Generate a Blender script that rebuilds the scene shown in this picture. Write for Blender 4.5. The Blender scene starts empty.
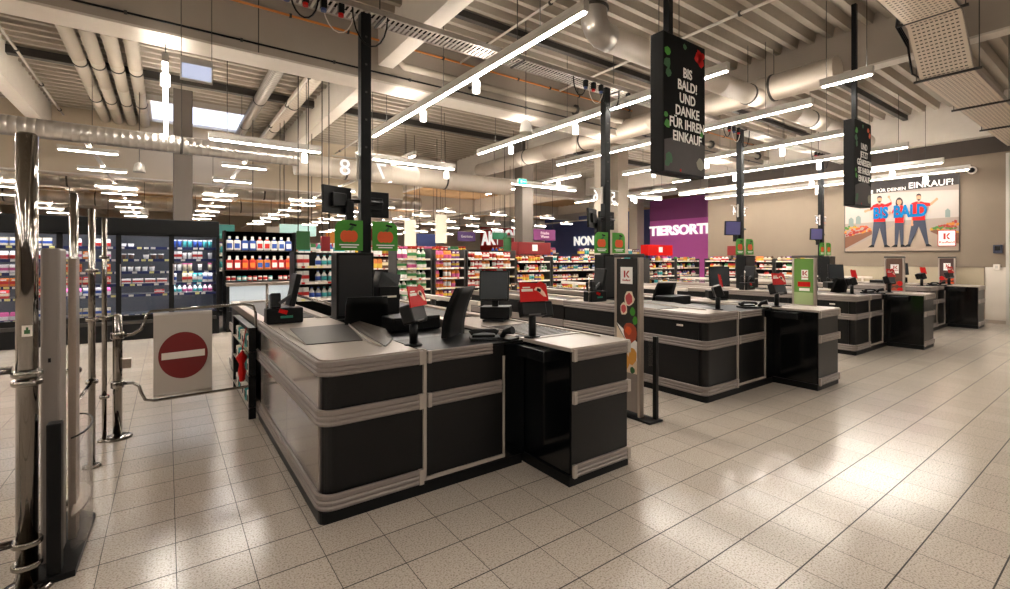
import bpy, bmesh, math, random
from mathutils import Vector, Matrix
R = math.radians
random.seed(7)
scene = bpy.context.scene
col = scene.collection
CW, SW = math.cos(0.9164), math.sin(0.9164)     # camera heading in the tile grid's frame

# ------------------------------------------------------------------ materials
def lin(h):
    h = h.lstrip('#')
    return tuple(((int(h[i:i+2], 16)/255)/12.92 if int(h[i:i+2], 16)/255 <= .04045 else ((int(h[i:i+2], 16)/255+.055)/1.055)**2.4) for i in (0, 2, 4)) + (1,)
MATS = {}
def mat(name, hexc, rough=.5, metal=0, emit=0, ec=None, noise=0, scale=30, bump=0, spec=None, stretch=None, coat=0):
    if name in MATS: return MATS[name]
    m = bpy.data.materials.new(name); m.use_nodes = True
    nt = m.node_tree; b = nt.nodes['Principled BSDF']
    b.inputs['Base Color'].default_value = lin(hexc)
    b.inputs['Roughness'].default_value = rough; b.inputs['Metallic'].default_value = metal
    if spec is not None: b.inputs['Specular IOR Level'].default_value = spec
    if coat: b.inputs['Coat Weight'].default_value = coat; b.inputs['Coat Roughness'].default_value = .08
    if emit: b.inputs['Emission Color'].default_value = lin(ec or hexc); b.inputs['Emission Strength'].default_value = emit
    if noise or bump:
        tc = nt.nodes.new('ShaderNodeTexCoord'); mp = nt.nodes.new('ShaderNodeMapping'); n = nt.nodes.new('ShaderNodeTexNoise')
        n.inputs['Scale'].default_value = scale; n.inputs['Detail'].default_value = 4
        if stretch: mp.inputs['Scale'].default_value = stretch
        nt.links.new(tc.outputs['Object'], mp.inputs[0]); nt.links.new(mp.outputs[0], n.inputs['Vector'])
        if noise:
            mx = nt.nodes.new('ShaderNodeMix'); mx.data_type = 'RGBA'
            c = lin(hexc); mx.inputs[6].default_value = tuple(v*(1-noise) for v in c[:3])+(1,); mx.inputs[7].default_value = tuple(min(1, v*(1+noise)) for v in c[:3])+(1,)
            nt.links.new(n.outputs[0], mx.inputs[0]); nt.links.new(mx.outputs[2], b.inputs['Base Color'])
        if bump:
            bp = nt.nodes.new('ShaderNodeBump'); bp.inputs['Strength'].default_value = bump; bp.inputs['Distance'].default_value = .01
            nt.links.new(n.outputs[0], bp.inputs['Height']); nt.links.new(bp.outputs[0], b.inputs['Normal'])
    MATS[name] = m; return m

def floor_mat():
    m = bpy.data.materials.new('speckled_floor_tile'); m.use_nodes = True
    nt = m.node_tree; N = nt.nodes; L = nt.links; b = N['Principled BSDF']
    tc = N.new('ShaderNodeTexCoord'); sx = N.new('ShaderNodeSeparateXYZ'); L.new(tc.outputs['Object'], sx.inputs[0])
    def M(op, a, bb=None, c=None):
        n = N.new('ShaderNodeMath'); n.operation = op
        for i, v in enumerate((a, bb, c)):
            if v is None: continue
            if isinstance(v, (int, float)): n.inputs[i].default_value = v
            else: L.new(v, n.inputs[i])
        return n.outputs[0]
    def line(sock, off, w):
        f = M('FRACT', M('DIVIDE', M('ADD', sock, off), .3))
        d = M('MINIMUM', f, M('SUBTRACT', 1, f))
        return M('LESS_THAN', d, w), M('FLOOR', M('DIVIDE', M('ADD', sock, off), .3))
    la, ia = line(sx.outputs[0], -1.535+30, .0055); lb, ib = line(sx.outputs[1], -1.96+30, .0115)
    nb = N.new('ShaderNodeTexNoise'); nb.inputs['Scale'].default_value = .55; L.new(tc.outputs['Object'], nb.inputs['Vector'])
    grout = M('MAXIMUM', la, lb)
    sp = N.new('ShaderNodeTexVoronoi'); sp.inputs['Scale'].default_value = 150; L.new(tc.outputs['Object'], sp.inputs['Vector'])
    sp2 = N.new('ShaderNodeTexNoise'); sp2.inputs['Scale'].default_value = 110; sp2.inputs['Detail'].default_value = 3; L.new(tc.outputs['Object'], sp2.inputs['Vector'])
    rc = N.new('ShaderNodeValToRGB'); rc.color_ramp.elements[0].position = .3; rc.color_ramp.elements[0].color = lin('#857a6f')
    rc.color_ramp.elements[1].position = .52; rc.color_ramp.elements[1].color = lin('#bdb2a6'); L.new(sp2.outputs[0], rc.inputs[0])
    fine = M('LESS_THAN', sp.outputs['Distance'], .17)
    m1 = N.new('ShaderNodeMix'); m1.data_type = 'RGBA'; L.new(M('MULTIPLY', fine, .35), m1.inputs[0]); L.new(rc.outputs[0], m1.inputs[6]); m1.inputs[7].default_value = lin('#86786a')
    # per tile tone
    cx = N.new('ShaderNodeCombineXYZ'); L.new(ia, cx.inputs[0]); L.new(ib, cx.inputs[1])
    wn = N.new('ShaderNodeTexWhiteNoise'); L.new(cx.outputs[0], wn.inputs['Vector'])
    hs = N.new('ShaderNodeHueSaturation'); L.new(m1.outputs[2], hs.inputs['Color']); L.new(M('ADD', M('MULTIPLY', wn.outputs[0], .10), M('ADD', .80, M('MULTIPLY', nb.outputs[0], .3))), hs.inputs['Value'])
    m2 = N.new('ShaderNodeMix'); m2.data_type = 'RGBA'; L.new(grout, m2.inputs[0]); L.new(hs.outputs[0], m2.inputs[6]); m2.inputs[7].default_value = lin('#231c17')
    L.new(m2.outputs[2], b.inputs['Base Color'])
    L.new(M('ADD', M('MULTIPLY', nb.outputs[0], .12), M('ADD', .12, M('MULTIPLY', grout, .4))), b.inputs['Roughness'])
    b.inputs['Specular IOR Level'].default_value = .38
    return m

def glass_mat(name, tint='#ffffff', refl=.5):
    m = bpy.data.materials.new(name); m.use_nodes = True; nt = m.node_tree; N = nt.nodes
    N.remove(N['Principled BSDF']); out = N['Material Output']
    t = N.new('ShaderNodeBsdfTransparent'); t.inputs[0].default_value = lin(tint)
    g = N.new('ShaderNodeBsdfGlossy'); g.inputs['Roughness'].default_value = .03
    lw = N.new('ShaderNodeLayerWeight'); lw.inputs[0].default_value = .5
    pw = N.new('ShaderNodeMath'); pw.operation = 'POWER'; pw.inputs[1].default_value = 4; nt.links.new(lw.outputs['Facing'], pw.inputs[0])
    ml = N.new('ShaderNodeMath'); ml.operation = 'MULTIPLY_ADD'; ml.inputs[1].default_value = refl*1.2; ml.inputs[2].default_value = .04; nt.links.new(pw.outputs[0], ml.inputs[0])
    mx = N.new('ShaderNodeMixShader'); nt.links.new(ml.outputs[0], mx.inputs[0]); nt.links.new(t.outputs[0], mx.inputs[1]); nt.links.new(g.outputs[0], mx.inputs[2])
    nt.links.new(mx.outputs[0], out.inputs[0]); MATS[name] = m; return m

FLOOR = floor_mat()
GLASS = glass_mat('clear_glass'); FGLASS = glass_mat('cooler_glass', '#f0f2f4', .3)
BLACK = mat('black_plastic', '#040405', .42, spec=.22)
BLKM = mat('black_metal', '#050506', .45, spec=.22)
ANTH = mat('anthracite_panel', '#080707', .32, noise=.15, scale=300, spec=.3)
GLOSSB = mat('gloss_black_panel', '#020304', .12, spec=.6)
STEEL = mat('brushed_steel', '#b3a79c', .34, 1, noise=.08, scale=60, stretch=(1, 30, 1))
RAIL = mat('bumper_rail_grey', '#7d736d', .42, .1, noise=.12, scale=12, stretch=(.3, .3, 60))
RAILC = mat('rail_cap_grey', '#9c9187', .4)
SILV = mat('side_panel_floor_sheen', '#a49b92', .14, .6, noise=.06, scale=5)  # pale tone stands in for floor reflection on a glossy dark panel
TOPG = mat('worktop_steel', '#a89d92', .33, .2, noise=.1, scale=25, bump=.05)
DPLATE = mat('ribbed_dark_plate', '#3a3430', .4, .3)
BELT = mat('belt_rubber', '#3a3533', .6, noise=.15, scale=90)
CHROME = mat('chrome', '#8f8a84', .07, 1)
WHITE = mat('painted_white', '#b9b3aa', .5)
OFFW = mat('offwhite_plastic', '#d9cfc3', .45)
BEAMM = mat('beam_concrete_white', '#c9c1b6', .7, noise=.06, scale=6)
GIRD = mat('girder_face_beige', '#9b9084', .75, noise=.06, scale=3)
DECK = mat('corrugated_deck', '#9c9284', .5, .15, noise=.06, scale=4)
DECKW = mat('warm_far_deck', '#c2a27a', .7, noise=.08, scale=2)
DARKS = mat('dark_strip_steel', '#2c2824', .5)
GALV = mat('galvanised_steel', '#a9a39b', .3, .8, noise=.12, scale=18)
DUCTW = mat('duct_white', '#b5aa9c', .5, .1, noise=.05, scale=8)
PIPEB = mat('pipe_beige', '#968c7e', .6)
ORANGE = mat('orange_cable', '#c77a35', .5)
WALLT = mat('wall_taupe', '#786a5a', .75, noise=.05, scale=3)
WALLD = mat('wall_dark_brown', '#3c332c', .7)
DADO = mat('dado_beige', '#a89a82', .5, noise=.05, scale=4)
WALLL = mat('wall_light', '#c9bfb2', .6)
COLM = mat('column_grey', '#5b524a', .7, noise=.08, scale=6)
COLL = mat('column_light', '#a4998b', .7, noise=.06, scale=6)
LAMP = mat('lamp_diffuser', '#ffffff', .5, emit=18, ec='#fff7ec')
UPL = mat('uplight_added', '#ffffff', .5, emit=8, ec='#fff7ee')  # emitter added on the housing tops to brighten the ceiling
LAMPF = mat('lamp_diffuser_small', '#ffffff', .5, emit=9, ec='#fff6ea'); UPF = mat('uplight_added_far', '#ffffff', .5, emit=24, ec='#fff2e2')  # small lamp; second is a top emitter added to brighten the far hall
SPOT = mat('spot_glass', '#ffffff', .4, emit=.9, ec='#fff6ec')
COOLL = mat('cooler_strip_light', '#ffffff', .5, emit=5, ec='#f6f7ff')
SKYL = mat('skylight_pane', '#8d93a8', .3, emit=.3, ec='#cfdcff')
RED = mat('signal_red', '#b80a06', .5, spec=.2)
DRED = mat('no_entry_red', '#6e0b09', .45)
SIGNG = mat('sign_beige', '#b3aaa0', .35, .1)
TXTW = mat('lettering_white', '#f2eee8', .5)
LETW = mat('wall_lettering_white', '#f2eee8', .5, emit=.12)  # faint glow added to keep the distant wall letters bright
TXTR = mat('lettering_red', '#a80d0d', .5)
CYAN = mat('lettering_cyan', '#045f92', .6, spec=.1)
GREEN = mat('leaf_green', '#37861a', .5)
GRND = mat('dark_green', '#1d5423', .5)
PUMP = mat('pumpkin_orange', '#d14f12', .5)
SIGNB = mat('sign_black_print', '#070504', .6, noise=.3, scale=9, spec=.1)
SCREEN = mat('screen_dark', '#161d21', .3, spec=.3)
SCRB = mat('screen_black', '#0a0b0d', .1, spec=.7)
PURP = mat('purple_wall', '#b5509d', .6)
PURPD = mat('purple_dark', '#762f68', .6)
BLUEW = mat('blue_wall', '#3a4880', .6)
REDW = mat('red_wall', '#d4201a', .6)
TEAL = mat('teal_sign', '#9cc0bc', .5)
YEL = mat('banner_cream', '#dcd6bf', .5, emit=.04)  # faint glow put into the banner colour
GREYP = mat('gate_grey', '#877e78', .35, .3)
WOOD = mat('wood_brown', '#4d2f1b', .5, noise=.3, scale=8)

# ------------------------------------------------------------------ mesh helpers
class MB:
    def __init__(s): s.bm = bmesh.new(); s.mi = 0; s.mats = []
    def m(s, material):
        if material not in s.mats: s.mats.append(material)
        s.mi = s.mats.index(material); return s
    def f(s, vs):
        try: fc = s.bm.faces.new(vs); fc.material_index = s.mi; return fc
        except ValueError: return None
    def box(s, x0, x1, y0, y1, z0, z1, bev=0):
        if x0 > x1: x0, x1 = x1, x0
        if y0 > y1: y0, y1 = y1, y0
        if z0 > z1: z0, z1 = z1, z0
        v = [s.bm.verts.new(p) for p in ((x0,y0,z0),(x1,y0,z0),(x1,y1,z0),(x0,y1,z0),(x0,y0,z1),(x1,y0,z1),(x1,y1,z1),(x0,y1,z1))]
        fs = [s.f([v[i] for i in q]) for q in ((3,2,1,0),(4,5,6,7),(0,1,5,4),(1,2,6,5),(2,3,7,6),(3,0,4,7))]
        if bev:
            es = list({e for f in fs for e in f.edges})
            r = bmesh.ops.bevel(s.bm, geom=es, offset=bev, segments=2, affect='EDGES', profile=.5)
            for f in r['faces']: f.material_index = s.mi
        return s
    def obox(s, c, sx, sy, sz, rot, bev=0):
        n0 = len(s.bm.verts); s.bm.verts.ensure_lookup_table()
        s.box(-sx/2, sx/2, -sy/2, sy/2, -sz/2, sz/2, bev); s.bm.verts.ensure_lookup_table()
        M = Matrix.Translation(c) @ rot
        for v in s.bm.verts[n0:]: v.co = M @ v.co
        return s
    def prism(s, pts, z0, z1, cap=True):
        a = [s.bm.verts.new((x, y, z0)) for x, y in pts]; b = [s.bm.verts.new((x, y, z1)) for x, y in pts]; n = len(pts)
        for i in range(n): s.f([a[i], a[(i+1) % n], b[(i+1) % n], b[i]])
        if cap: s.f(a[::-1]); s.f(b)
        return s
    def poly(s, pts):
        return s.f([s.bm.verts.new(p) for p in pts])
    def plate(s, pts, n, t):      # extrude a 3-D polygon along n by t
        n = Vector(n)*t; a = [s.bm.verts.new(p) for p in pts]; b = [s.bm.verts.new(Vector(p)+n) for p in pts]; k = len(pts)
        for i in range(k): s.f([a[i], a[(i+1) % k], b[(i+1) % k], b[i]])
        s.f(a[::-1]); s.f(b); return s
    def tube(s, pts, r, seg=10, closed=False, cap=True):
        P = [Vector(p) for p in pts]; n = len(P); rings = []
        up = None
        for i in range(n):
            if closed: t = (P[(i+1) % n]-P[i-1])
            else: t = (P[min(i+1, n-1)]-P[max(i-1, 0)])
            t.normalize()
            if up is None: up = t.orthogonal().normalized()
            else:
                up = up - t*up.dot(t)
                up = up.normalized() if up.length > 1e-6 else t.orthogonal().normalized()
            w = t.cross(up); rr = r[i] if isinstance(r, (list, tuple)) else r
            rings.append([s.bm.verts.new(P[i]+(up*math.cos(a)+w*math.sin(a))*rr) for a in [2*math.pi*k/seg for k in range(seg)]])
        for i in range(n if closed else n-1):
            A, B = rings[i], rings[(i+1) % n]
            for k in range(seg):
                fc = s.f([A[k], A[(k+1) % seg], B[(k+1) % seg], B[k]])
                if fc: fc.smooth = True
        if cap and not closed: s.f(rings[0][::-1]); s.f(rings[-1])
        return s
    def lathe(s, prof, c=(0,0,0), seg=14):
        rings = []
        for r, z in prof: rings.append([s.bm.verts.new((c[0]+r*math.cos(2*math.pi*k/seg), c[1]+r*math.sin(2*math.pi*k/seg), c[2]+z)) for k in range(seg)])
        for i in range(len(rings)-1):
            for k in range(seg):
                fc = s.f([rings[i][k], rings[i][(k+1) % seg], rings[i+1][(k+1) % seg], rings[i+1][k]])
                if fc: fc.smooth = True
        s.f(rings[0][::-1]); s.f(rings[-1]); return s
    def sweep(s, path, prof, cap=True):      # XY polyline, closed profile of (outward, z); outward is the left normal
        n = len(path); rings = []
        for i in range(n):
            p = Vector(path[i]); ns = []
            if i > 0: d = (Vector(path[i])-Vector(path[i-1])).normalized(); ns.append(Vector((-d.y, d.x)))
            if i < n-1: d = (Vector(path[i+1])-Vector(path[i])).normalized(); ns.append(Vector((-d.y, d.x)))
            nn = sum(ns, Vector((0, 0))).normalized(); k = 1/max(.3, nn.dot(ns[0]))
            rings.append([s.bm.verts.new((p.x+nn.x*o*k, p.y+nn.y*o*k, z)) for o, z in prof])
        m = len(prof)
        for i in range(n-1):
            for k in range(m): s.f([rings[i][k], rings[i][(k+1) % m], rings[i+1][(k+1) % m], rings[i+1][k]])
        if cap: s.f(rings[0][::-1]); s.f(rings[-1])
        return s
    def done(s, name, material=None, parent=None, loc=None):
        bmesh.ops.recalc_face_normals(s.bm, faces=s.bm.faces)
        me = bpy.data.meshes.new(name); s.bm.to_mesh(me); s.bm.free()
        if s.mats:
            for x in s.mats: me.materials.append(x)
        else: me.materials.append(material)
        o = bpy.data.objects.new(name, me); col.objects.link(o)
        if parent: o.parent = parent
        if loc: o.location = loc
        return o

def tag(o, label=None, cat=None, group=None, kind=None):
    if label: o['label'] = label
    if cat: o['category'] = cat
    if group: o['group'] = group
    if kind: o['kind'] = kind
    return o
def thing(name, label, cat, loc=(0,0,0), rz=0, group=None):
    o = bpy.data.objects.new(name, None); col.objects.link(o); o.location = loc; o.rotation_euler = (0, 0, rz)
    o.empty_display_size = .1
    return tag(o, label, cat, group)
def struct(o): o['kind'] = 'structure'; return o
def dup(root, loc=None, rz=None, label=None, group=None):
    r = root.copy(); col.objects.link(r)
    if loc is not None: r.location = loc
    if rz is not None: r.rotation_euler = (0, 0, rz)
    if label: r['label'] = label
    if group: r['group'] = group
    for ch in root.children:
        c = ch.copy(); col.objects.link(c); c.parent = r
        for g in ch.children:
            d = g.copy(); col.objects.link(d); d.parent = c
    return r
def text(body, size, material, parent=None, loc=(0,0,0), rot=(0,0,0), bold=.0, ext=.002, name='lettering', xs=1):
    cu = bpy.data.curves.new('t', 'FONT'); cu.body = body; cu.size = size; cu.extrude = ext; cu.offset = bold*size
    cu.align_x = 'CENTER'; cu.align_y = 'CENTER'; cu.resolution_u = 3; cu.space_line = .95
    t = bpy.data.objects.new('t', cu); col.objects.link(t)
    bpy.context.view_layer.update()
    me = bpy.data.meshes.new_from_object(t.evaluated_get(bpy.context.evaluated_depsgraph_get()))
    bpy.data.objects.remove(t); bpy.data.curves.remove(cu)
    me.materials.clear(); me.materials.append(material); me.name = name
    for v in me.vertices: v.co.x *= xs
    o = bpy.data.objects.new(name, me); col.objects.link(o); o.location = loc; o.rotation_euler = rot
    if parent: o.parent = parent
    return o
def arc(cx, cy, r, a0, a1, n=6):
    return [(cx+r*math.cos(R(a0+(a1-a0)*i/n)), cy+r*math.sin(R(a0+(a1-a0)*i/n))) for i in range(n+1)]
RX = (R(90), 0, 0); RW = (R(90), 0, R(-90)); RB = (R(90), 0, R(180))
def children_of(o): return list(o.children)

# ------------------------------------------------------------------ the setting
b = MB(); b.box(-14.2, 44, -8.2, 46, -.1, 0); struct(b.done('floor', FLOOR))
# corrugated deck, ribs along X
def deck(name, x0, x1, y0, y1, z, m, period=.28, depth=.15):
    b = MB(); y = y0; prof = []
    while y < y1:
        prof += [(y, z), (y+period*.3, z), (y+period*.42, z+depth), (y+period*.88, z+depth)]; y += period
    prof.append((y, z))
    A = [b.bm.verts.new((x0, p[0], p[1])) for p in prof]; B = [b.bm.verts.new((x1, p[0], p[1])) for p in prof]
    for i in range(len(prof)-1): b.f([A[i], A[i+1], B[i+1], B[i]])
    b.box(x0, x1, y0, y, z+depth+.01, z+depth+.05)
    return struct(b.done(name, m))
deck('ceiling', -14, 44, -8.2, 16, 5.15, DECK)
deck('ceiling_far', -14, 44, 16.4, 46, 5.15, DECKW, .5, .16)
# wall on the right (X = 15.2), upper taupe, lower dado, dark band on top
b = MB(); b.m(WALLT).box(15.2, 15.5, 2.5, 9.74, 1.3, 3.95); b.m(WALLD).box(15.2, 15.5, 1.2, 9.74, 3.95, 5.2)
b.m(DADO).box(15.2, 15.5, 2.5, 9.74, .0, 1.3); b.m(WALLT).box(15.2, 15.5, 1.2, 2.5, 1.3, 3.95); b.m(WALLL).box(15.2, 15.5, 1.2, 2.5, 0, 1.3); struct(b.done('wall_right'))
b = MB(); b.box(15.185, 15.2, 2.49, 2.51, 0, 1.3); 
for y in (4.2, 5.9, 7.6): b.box(15.19, 15.2, y, y+.012, 0, 1.3)
b.box(15.185, 15.2, 2.5, 9.74, 1.29, 1.305); struct(b.done('trim_1', mat('panel_joint', '#7c6f60', .6)))
b = MB(); b.box(15.12, 15.22, 2.07, 2.13, 0, 3.9); struct(b.done('trim_2', WHITE))
b = MB(); b.box(15.17, 15.2, 2.1, 9.7, 0, .08); struct(b.done('baseboard_right', RAILC))
struct(MB().box(-14, 26, -8.2, -8, 0, 5.3).done('wall_front', mat('wall_front_brown', '#4a423b', .7)))
struct(MB().box(25.8, 26, -8, 10, 0, 5.3).done('wall_front_right', MATS['wall_front_brown']))
struct(MB().box(-14, 44, 45.8, 46, 0, 5.3).done('wall_back', mat('wall_back_tan', '#c4b39c', .8)))
struct(MB().box(43.8, 44, 9, 46, 0, 5.3).done('wall_far_right', MATS['wall_back_tan']))
struct(MB().box(-14.2, -14, -8.2, 46, 0, 5.3).done('wall_left', mat('wall_left_beige', '#a59886', .8)))
# department walls deep in the shop
b = MB(); b.m(PURP).box(19, 19.2, 9, 15.4, 0, 3.35); b.m(PURPD).box(19, 19.2, 9, 15.4, 3.35, 4.35); b.m(WOOD).box(18.9, 19.2, 10.4, 15.2, 4.35, 4.5)
b.m(WHITE).box(18.95, 19.2, 10.3, 15.2, 4.5, 5.15); struct(b.done('wall_purple'))
tg = thing('wall_lettering', 'large white raised wall lettering on the purple wall', 'sign', (18.98, 11.2, 2.72))
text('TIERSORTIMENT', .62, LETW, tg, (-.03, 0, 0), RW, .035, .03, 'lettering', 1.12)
tg.location = (18.97, 12.8, 2.82)
b = MB(); b.box(24, 24.2, 15, 30, 0, 4.6); struct(b.done('wall_blue', BLUEW))
tg = thing('wall_lettering', 'white raised wall lettering on the dark blue wall', 'sign', (23.97, 24.0, 2.75))
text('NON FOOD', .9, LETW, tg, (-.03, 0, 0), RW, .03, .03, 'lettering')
b = MB(); b.box(26, 26.2, 36.2, 43.3, 0, 4.9); struct(b.done('wall_red', REDW))
tg = thing('wall_lettering', 'white raised wall lettering on the distant red wall', 'sign', (25.97, 39.3, 3.5))
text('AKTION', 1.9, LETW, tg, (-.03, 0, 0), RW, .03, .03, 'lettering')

# girders along X and beams along Y
def beam(name, x0, x1, y0, y1, z0, face=GIRD, under=BEAMM, lip=.0):
    b = MB(); b.m(face).box(x0, x1, y0, y1, z0+.03, 5.3); b.m(under).box(x0-lip, x1+lip, y0-lip, y1+lip, z0, z0+.03)
    for k in range(int((x1-x0)/6)+1 if x1-x0 > y1-y0 else 0): b.m(DARKS).box(x0+3+k*6, x0+3.012+k*6, y0-.004, y0, z0+.03, 5.2)
    return struct(b.done(name))
beam('trim_3', -14, 44, 7.62, 8.12, 4.33)
beam('trim_4', -14, 6.5, 16, 16.5, 3.55, mat('bulkhead_beige', '#b8a992', .7)); beam('trim_40', 6.5, 44, 16, 16.5, 4.2)
beam('trim_5', -14, 44, 26, 26.5, 4.3, BEAMM); beam('trim_6', -14, 44, 36, 36.5, 4.3, BEAMM)
k = 7
for x0, ya, yb, z in ((2.7, 8.12, 16, 4.55), (-2.42, 8.12, 16, 4.55), (-8, 8.12, 16, 4.55), (2.68, -3, 7.62, 4.6), (8.7, -3, 7.62, 4.5), (14.95, -3, 9.7, 4.33), (8.6, 8.12, 16, 4.5), (2.7, 16.5, 45, 4.6), (-3.6, 16.5, 45, 4.6), (8.6, 16.5, 45, 4.6), (15.2, 9.7, 45, 4.4), (22, 16.5, 45, 4.6)):
    beam('trim_%d' % k, x0, x0+.24, ya, yb, z, BEAMM if x0 != 8.7 else GIRD); k += 1
b = MB(); b.box(-14, 44, 11.9, 12.05, 5.0, 5.14); b.box(-14, 2.6, 9.6, 9.7, 5.06, 5.14); b.box(3, 15, 6.2, 6.3, 5.04, 5.14); b.box(9, 15, 3.9, 4.0, 5.02, 5.14); struct(b.done('trim_%d' % k, DARKS)); k += 1
# columns
def column(x, y, w, m=COLM, z1=5.2, d=None):
    global k
    struct(MB().box(x-w/2, x+w/2, y-(d or w)/2, y+(d or w)/2, 0, z1, .015).done('trim_%d' % k, m)); k += 1
column(.27, 13, .34); column(8.7, 11.9, .42, COLM); column(10.94, 10.8, .32, COLL); column(11.7, 10.8, .48, COLL); column(18.0, 15.4, .5, COLL); column(-6.5, 14, .4)
# skylights
for i, (x0, x1, y0, y1) in enumerate(((-.3, 1.6, 13.7, 15.7), (-8, -5.5, 13.5, 14.8))):
    b = MB(); b.m(WHITE)
    for q in ((x0-.06, x1+.06, y0-.06, y0), (x0-.06, x1+.06, y1, y1+.06), (x0-.06, x0, y0, y1), (x1, x1+.06, y0, y1)): b.box(*q, 5.02, 5.2)
    w = struct(b.done('window_%d' % (i+1))); MB().box(x0, x1, y0, y1, 5.09, 5.12).done('pane', SKYL, w)

# ------------------------------------------------------------------ luminaires
def luminaire_y(x, y0, y1, z, label, spots=(), dark=False, group=None, w=.07, lm=LAMP, rods=True):
    t = thing('linear_ceiling_light', label, 'ceiling light', (x, y0, z), 0, group); L = y1-y0
    MB().box(-w/2, w/2, 0, L, .012, .07, .004).box(-w/2, -w/2+.006, 0, L, .07, .12).box(w/2-.006, w/2, 0, L, .07, .12).box(-w/2, w/2, 0, .01, .07, .12).box(-w/2, w/2, L-.01, L, .07, .12).done('housing', WHITE, t)
    MB().box(-w*.3, w*.3, .03, L-.03, .0, .012).done('diffuser', lm, t); MB().box(-w*.35, w*.35, .03, L-.03, .072, .078).done('added_uplight', UPL, t)
    if rods:
        for yy in ((L*.12, L*.88) if L < 3 else (L*.12, L*.5, L*.88)): MB().tube([(0, yy, .085), (0, yy, 5.15-z)], .005, 6).done('suspension_wire', DARKS, t)
    for yy in spots:
        s = MB().lathe([(.02, .0), (.02, -.05), (.048, -.055), (.05, -.07), (.05, -.2), (.046, -.21)], (0, yy, 0), 14).done('spot_lamp', SPOT, t)
    return t
for x, y0, y1, lab, sp in ((3.24, 3.4, 9.5, 'long white linear light above the aisle right of the nearest checkout', (2.1, 3.75)),
                       (5.7, 3.36, 9.6, 'long white linear light ending just behind the larger hanging sign', (2.9, 4.9)),
                       (8.0, 3.3, 9.5, 'long white linear light under the round duct over the second aisle', (2.6,)),
                       (10.4, 3.3, 9.4, 'long white linear light passing behind the farther hanging sign', (1.6, 3.4, 5)),
                       (12.7, 3.3, 9.4, 'long white linear light over the third checkout with two spots', (1.8, 4))):
    luminaire_y(x, y0, y1, 3.9, lab, sp)
luminaire_y(12.9, 2.75, 9.3, 3.5, 'lower linear light running towards the poster wall, left of pair', (.9, 2.6), w=.05)
luminaire_y(14.35, 2.6, 9.3, 3.5, 'lower linear light closest to the poster wall', (.8, 3.2), w=.05)
luminaire_y(-.02, 7.4, 12.3, 3.9, 'linear light seen end-on above the barrier gate', (.3, 4.6))
luminaire_y(7.4, 2.3, 2.95, 3.93, 'short linear light beside the farther hanging sign rod', ())
luminaire_y(-3.4, 7.5, 12.5, 3.9, 'linear light left above the dark glazed coolers', (1.2,))
for q in range(9):  # unseen lights added to replace ambient lost behind the closed front wall
    luminaire_y(-8+3.4*q, -7, -1.2, 3.9, 'added linear fill light behind the viewer, out of view', (), group='added fill lights behind the viewer')
for q in range(3):  # more unseen lights added as fill on the left
    luminaire_y(-6.5-2.4*q, -1, 9, 3.9, 'added linear fill light beyond the left edge, out of view', (), group='added fill lights beyond the left edge')
n = 0
ORD = ['first', 'second', 'third', 'fourth', 'fifth', 'sixth', 'seventh', 'eighth', 'ninth', 'tenth', 'eleventh', 'twelfth', 'thirteenth', 'fourteenth', 'fifteenth', 'sixteenth', 'seventeenth', 'eighteenth', 'nineteenth', 'twentieth'] + ['%dth' % i for i in range(21, 90)]
ROWN = ['nearest row behind the coolers', 'second row deep in the shop', 'third row deep in the shop', 'fourth row deep in the shop', 'farthest row of lights']
# cross rows of short luminaires (along X) on carrier tracks running along Y
proto = None
for ti, tx in enumerate((-6, -3.5, -1.1, 1.27, 3.8, 6.3, 8.8, 11.3, 14, 17.2)):
    y0 = 11 if tx < 5 else 16.8
    tr = thing('light_track', 'white %s carrier track from the left, carrying short cross lights in the deep hall' % ORD[ti], 'light track', (tx, y0, 3.44))
    MB().box(-.03, .03, 0, 36-y0, .03, .08).done('track_profile', WHITE, tr)
    for yy in (1, 6.5, 12, 17): MB().tube([(0, yy, .08), (0, yy, 1.7)], .005, 5).done('suspension_wire', DARKS, tr)
    for r in range(9):
        lab = 'short white cross light, %s from the front on the %s track' % (ORD[r], ORD[ti]); loc = (tx, y0+.5+r*2.3, 3.37)
        if abs(loc[1]-16.25) < .4: loc = (tx, loc[1]+.6, 3.37)
        if proto is None:
            proto = thing('cross_ceiling_light', lab, 'ceiling light', loc, 0, 'short cross lights in the deep hall')
            MB().box(-.4, .4, -.035, .035, .015, .055, .004).box(-.4, .4, -.035, -.03, .055, .09).box(-.4, .4, .03, .035, .055, .09).done('housing', WHITE, proto)
            MB().box(-.38, .38, -.025, .025, 0, .015).done('diffuser', LAMPF, proto); MB().box(-.38, .38, -.025, .025, .056, .062).done('added_uplight', UPF, proto)
        else: dup(proto, loc, 0, lab)
# lights running along X (behind the nearest checkout)
def luminaire_x(x0, x1, y, z, label, spots=()):
    t = thing('linear_ceiling_light', label, 'ceiling light', (x0, y, z)); L = x1-x0
    MB().box(0, L, -.05, .05, .012, .08, .006).box(0, L, -.05, -.044, .08, .13).box(0, L, .044, .05, .08, .13).done('housing', WHITE, t); MB().box(.03, L-.03, -.035, .035, 0, .012).done('diffuser', LAMP, t); MB().box(.03, L-.03, -.03, .03, .081, .087).done('added_uplight', UPL, t)
    for xx in (L*.15, L*.85): MB().tube([(xx, 0, .1), (xx, 0, 5.15-z)], .006, 6).done('suspension_wire', DARKS, t)
    for xx in spots: MB().lathe([(.02, 0), (.02, -.06), (.05, -.065), (.055, -.2), (.05, -.21)], (xx, 0, 0), 12).done('spot_lamp', SPOT, t)
luminaire_x(.55, 2.35, 9.8, 3.52, 'bright linear light on the spiral duct left of the black post', (1.5,))
luminaire_x(3.0, 5.2, 9.8, 3.52, 'bright linear light crossing right of the black post', (2.0,))
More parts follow.
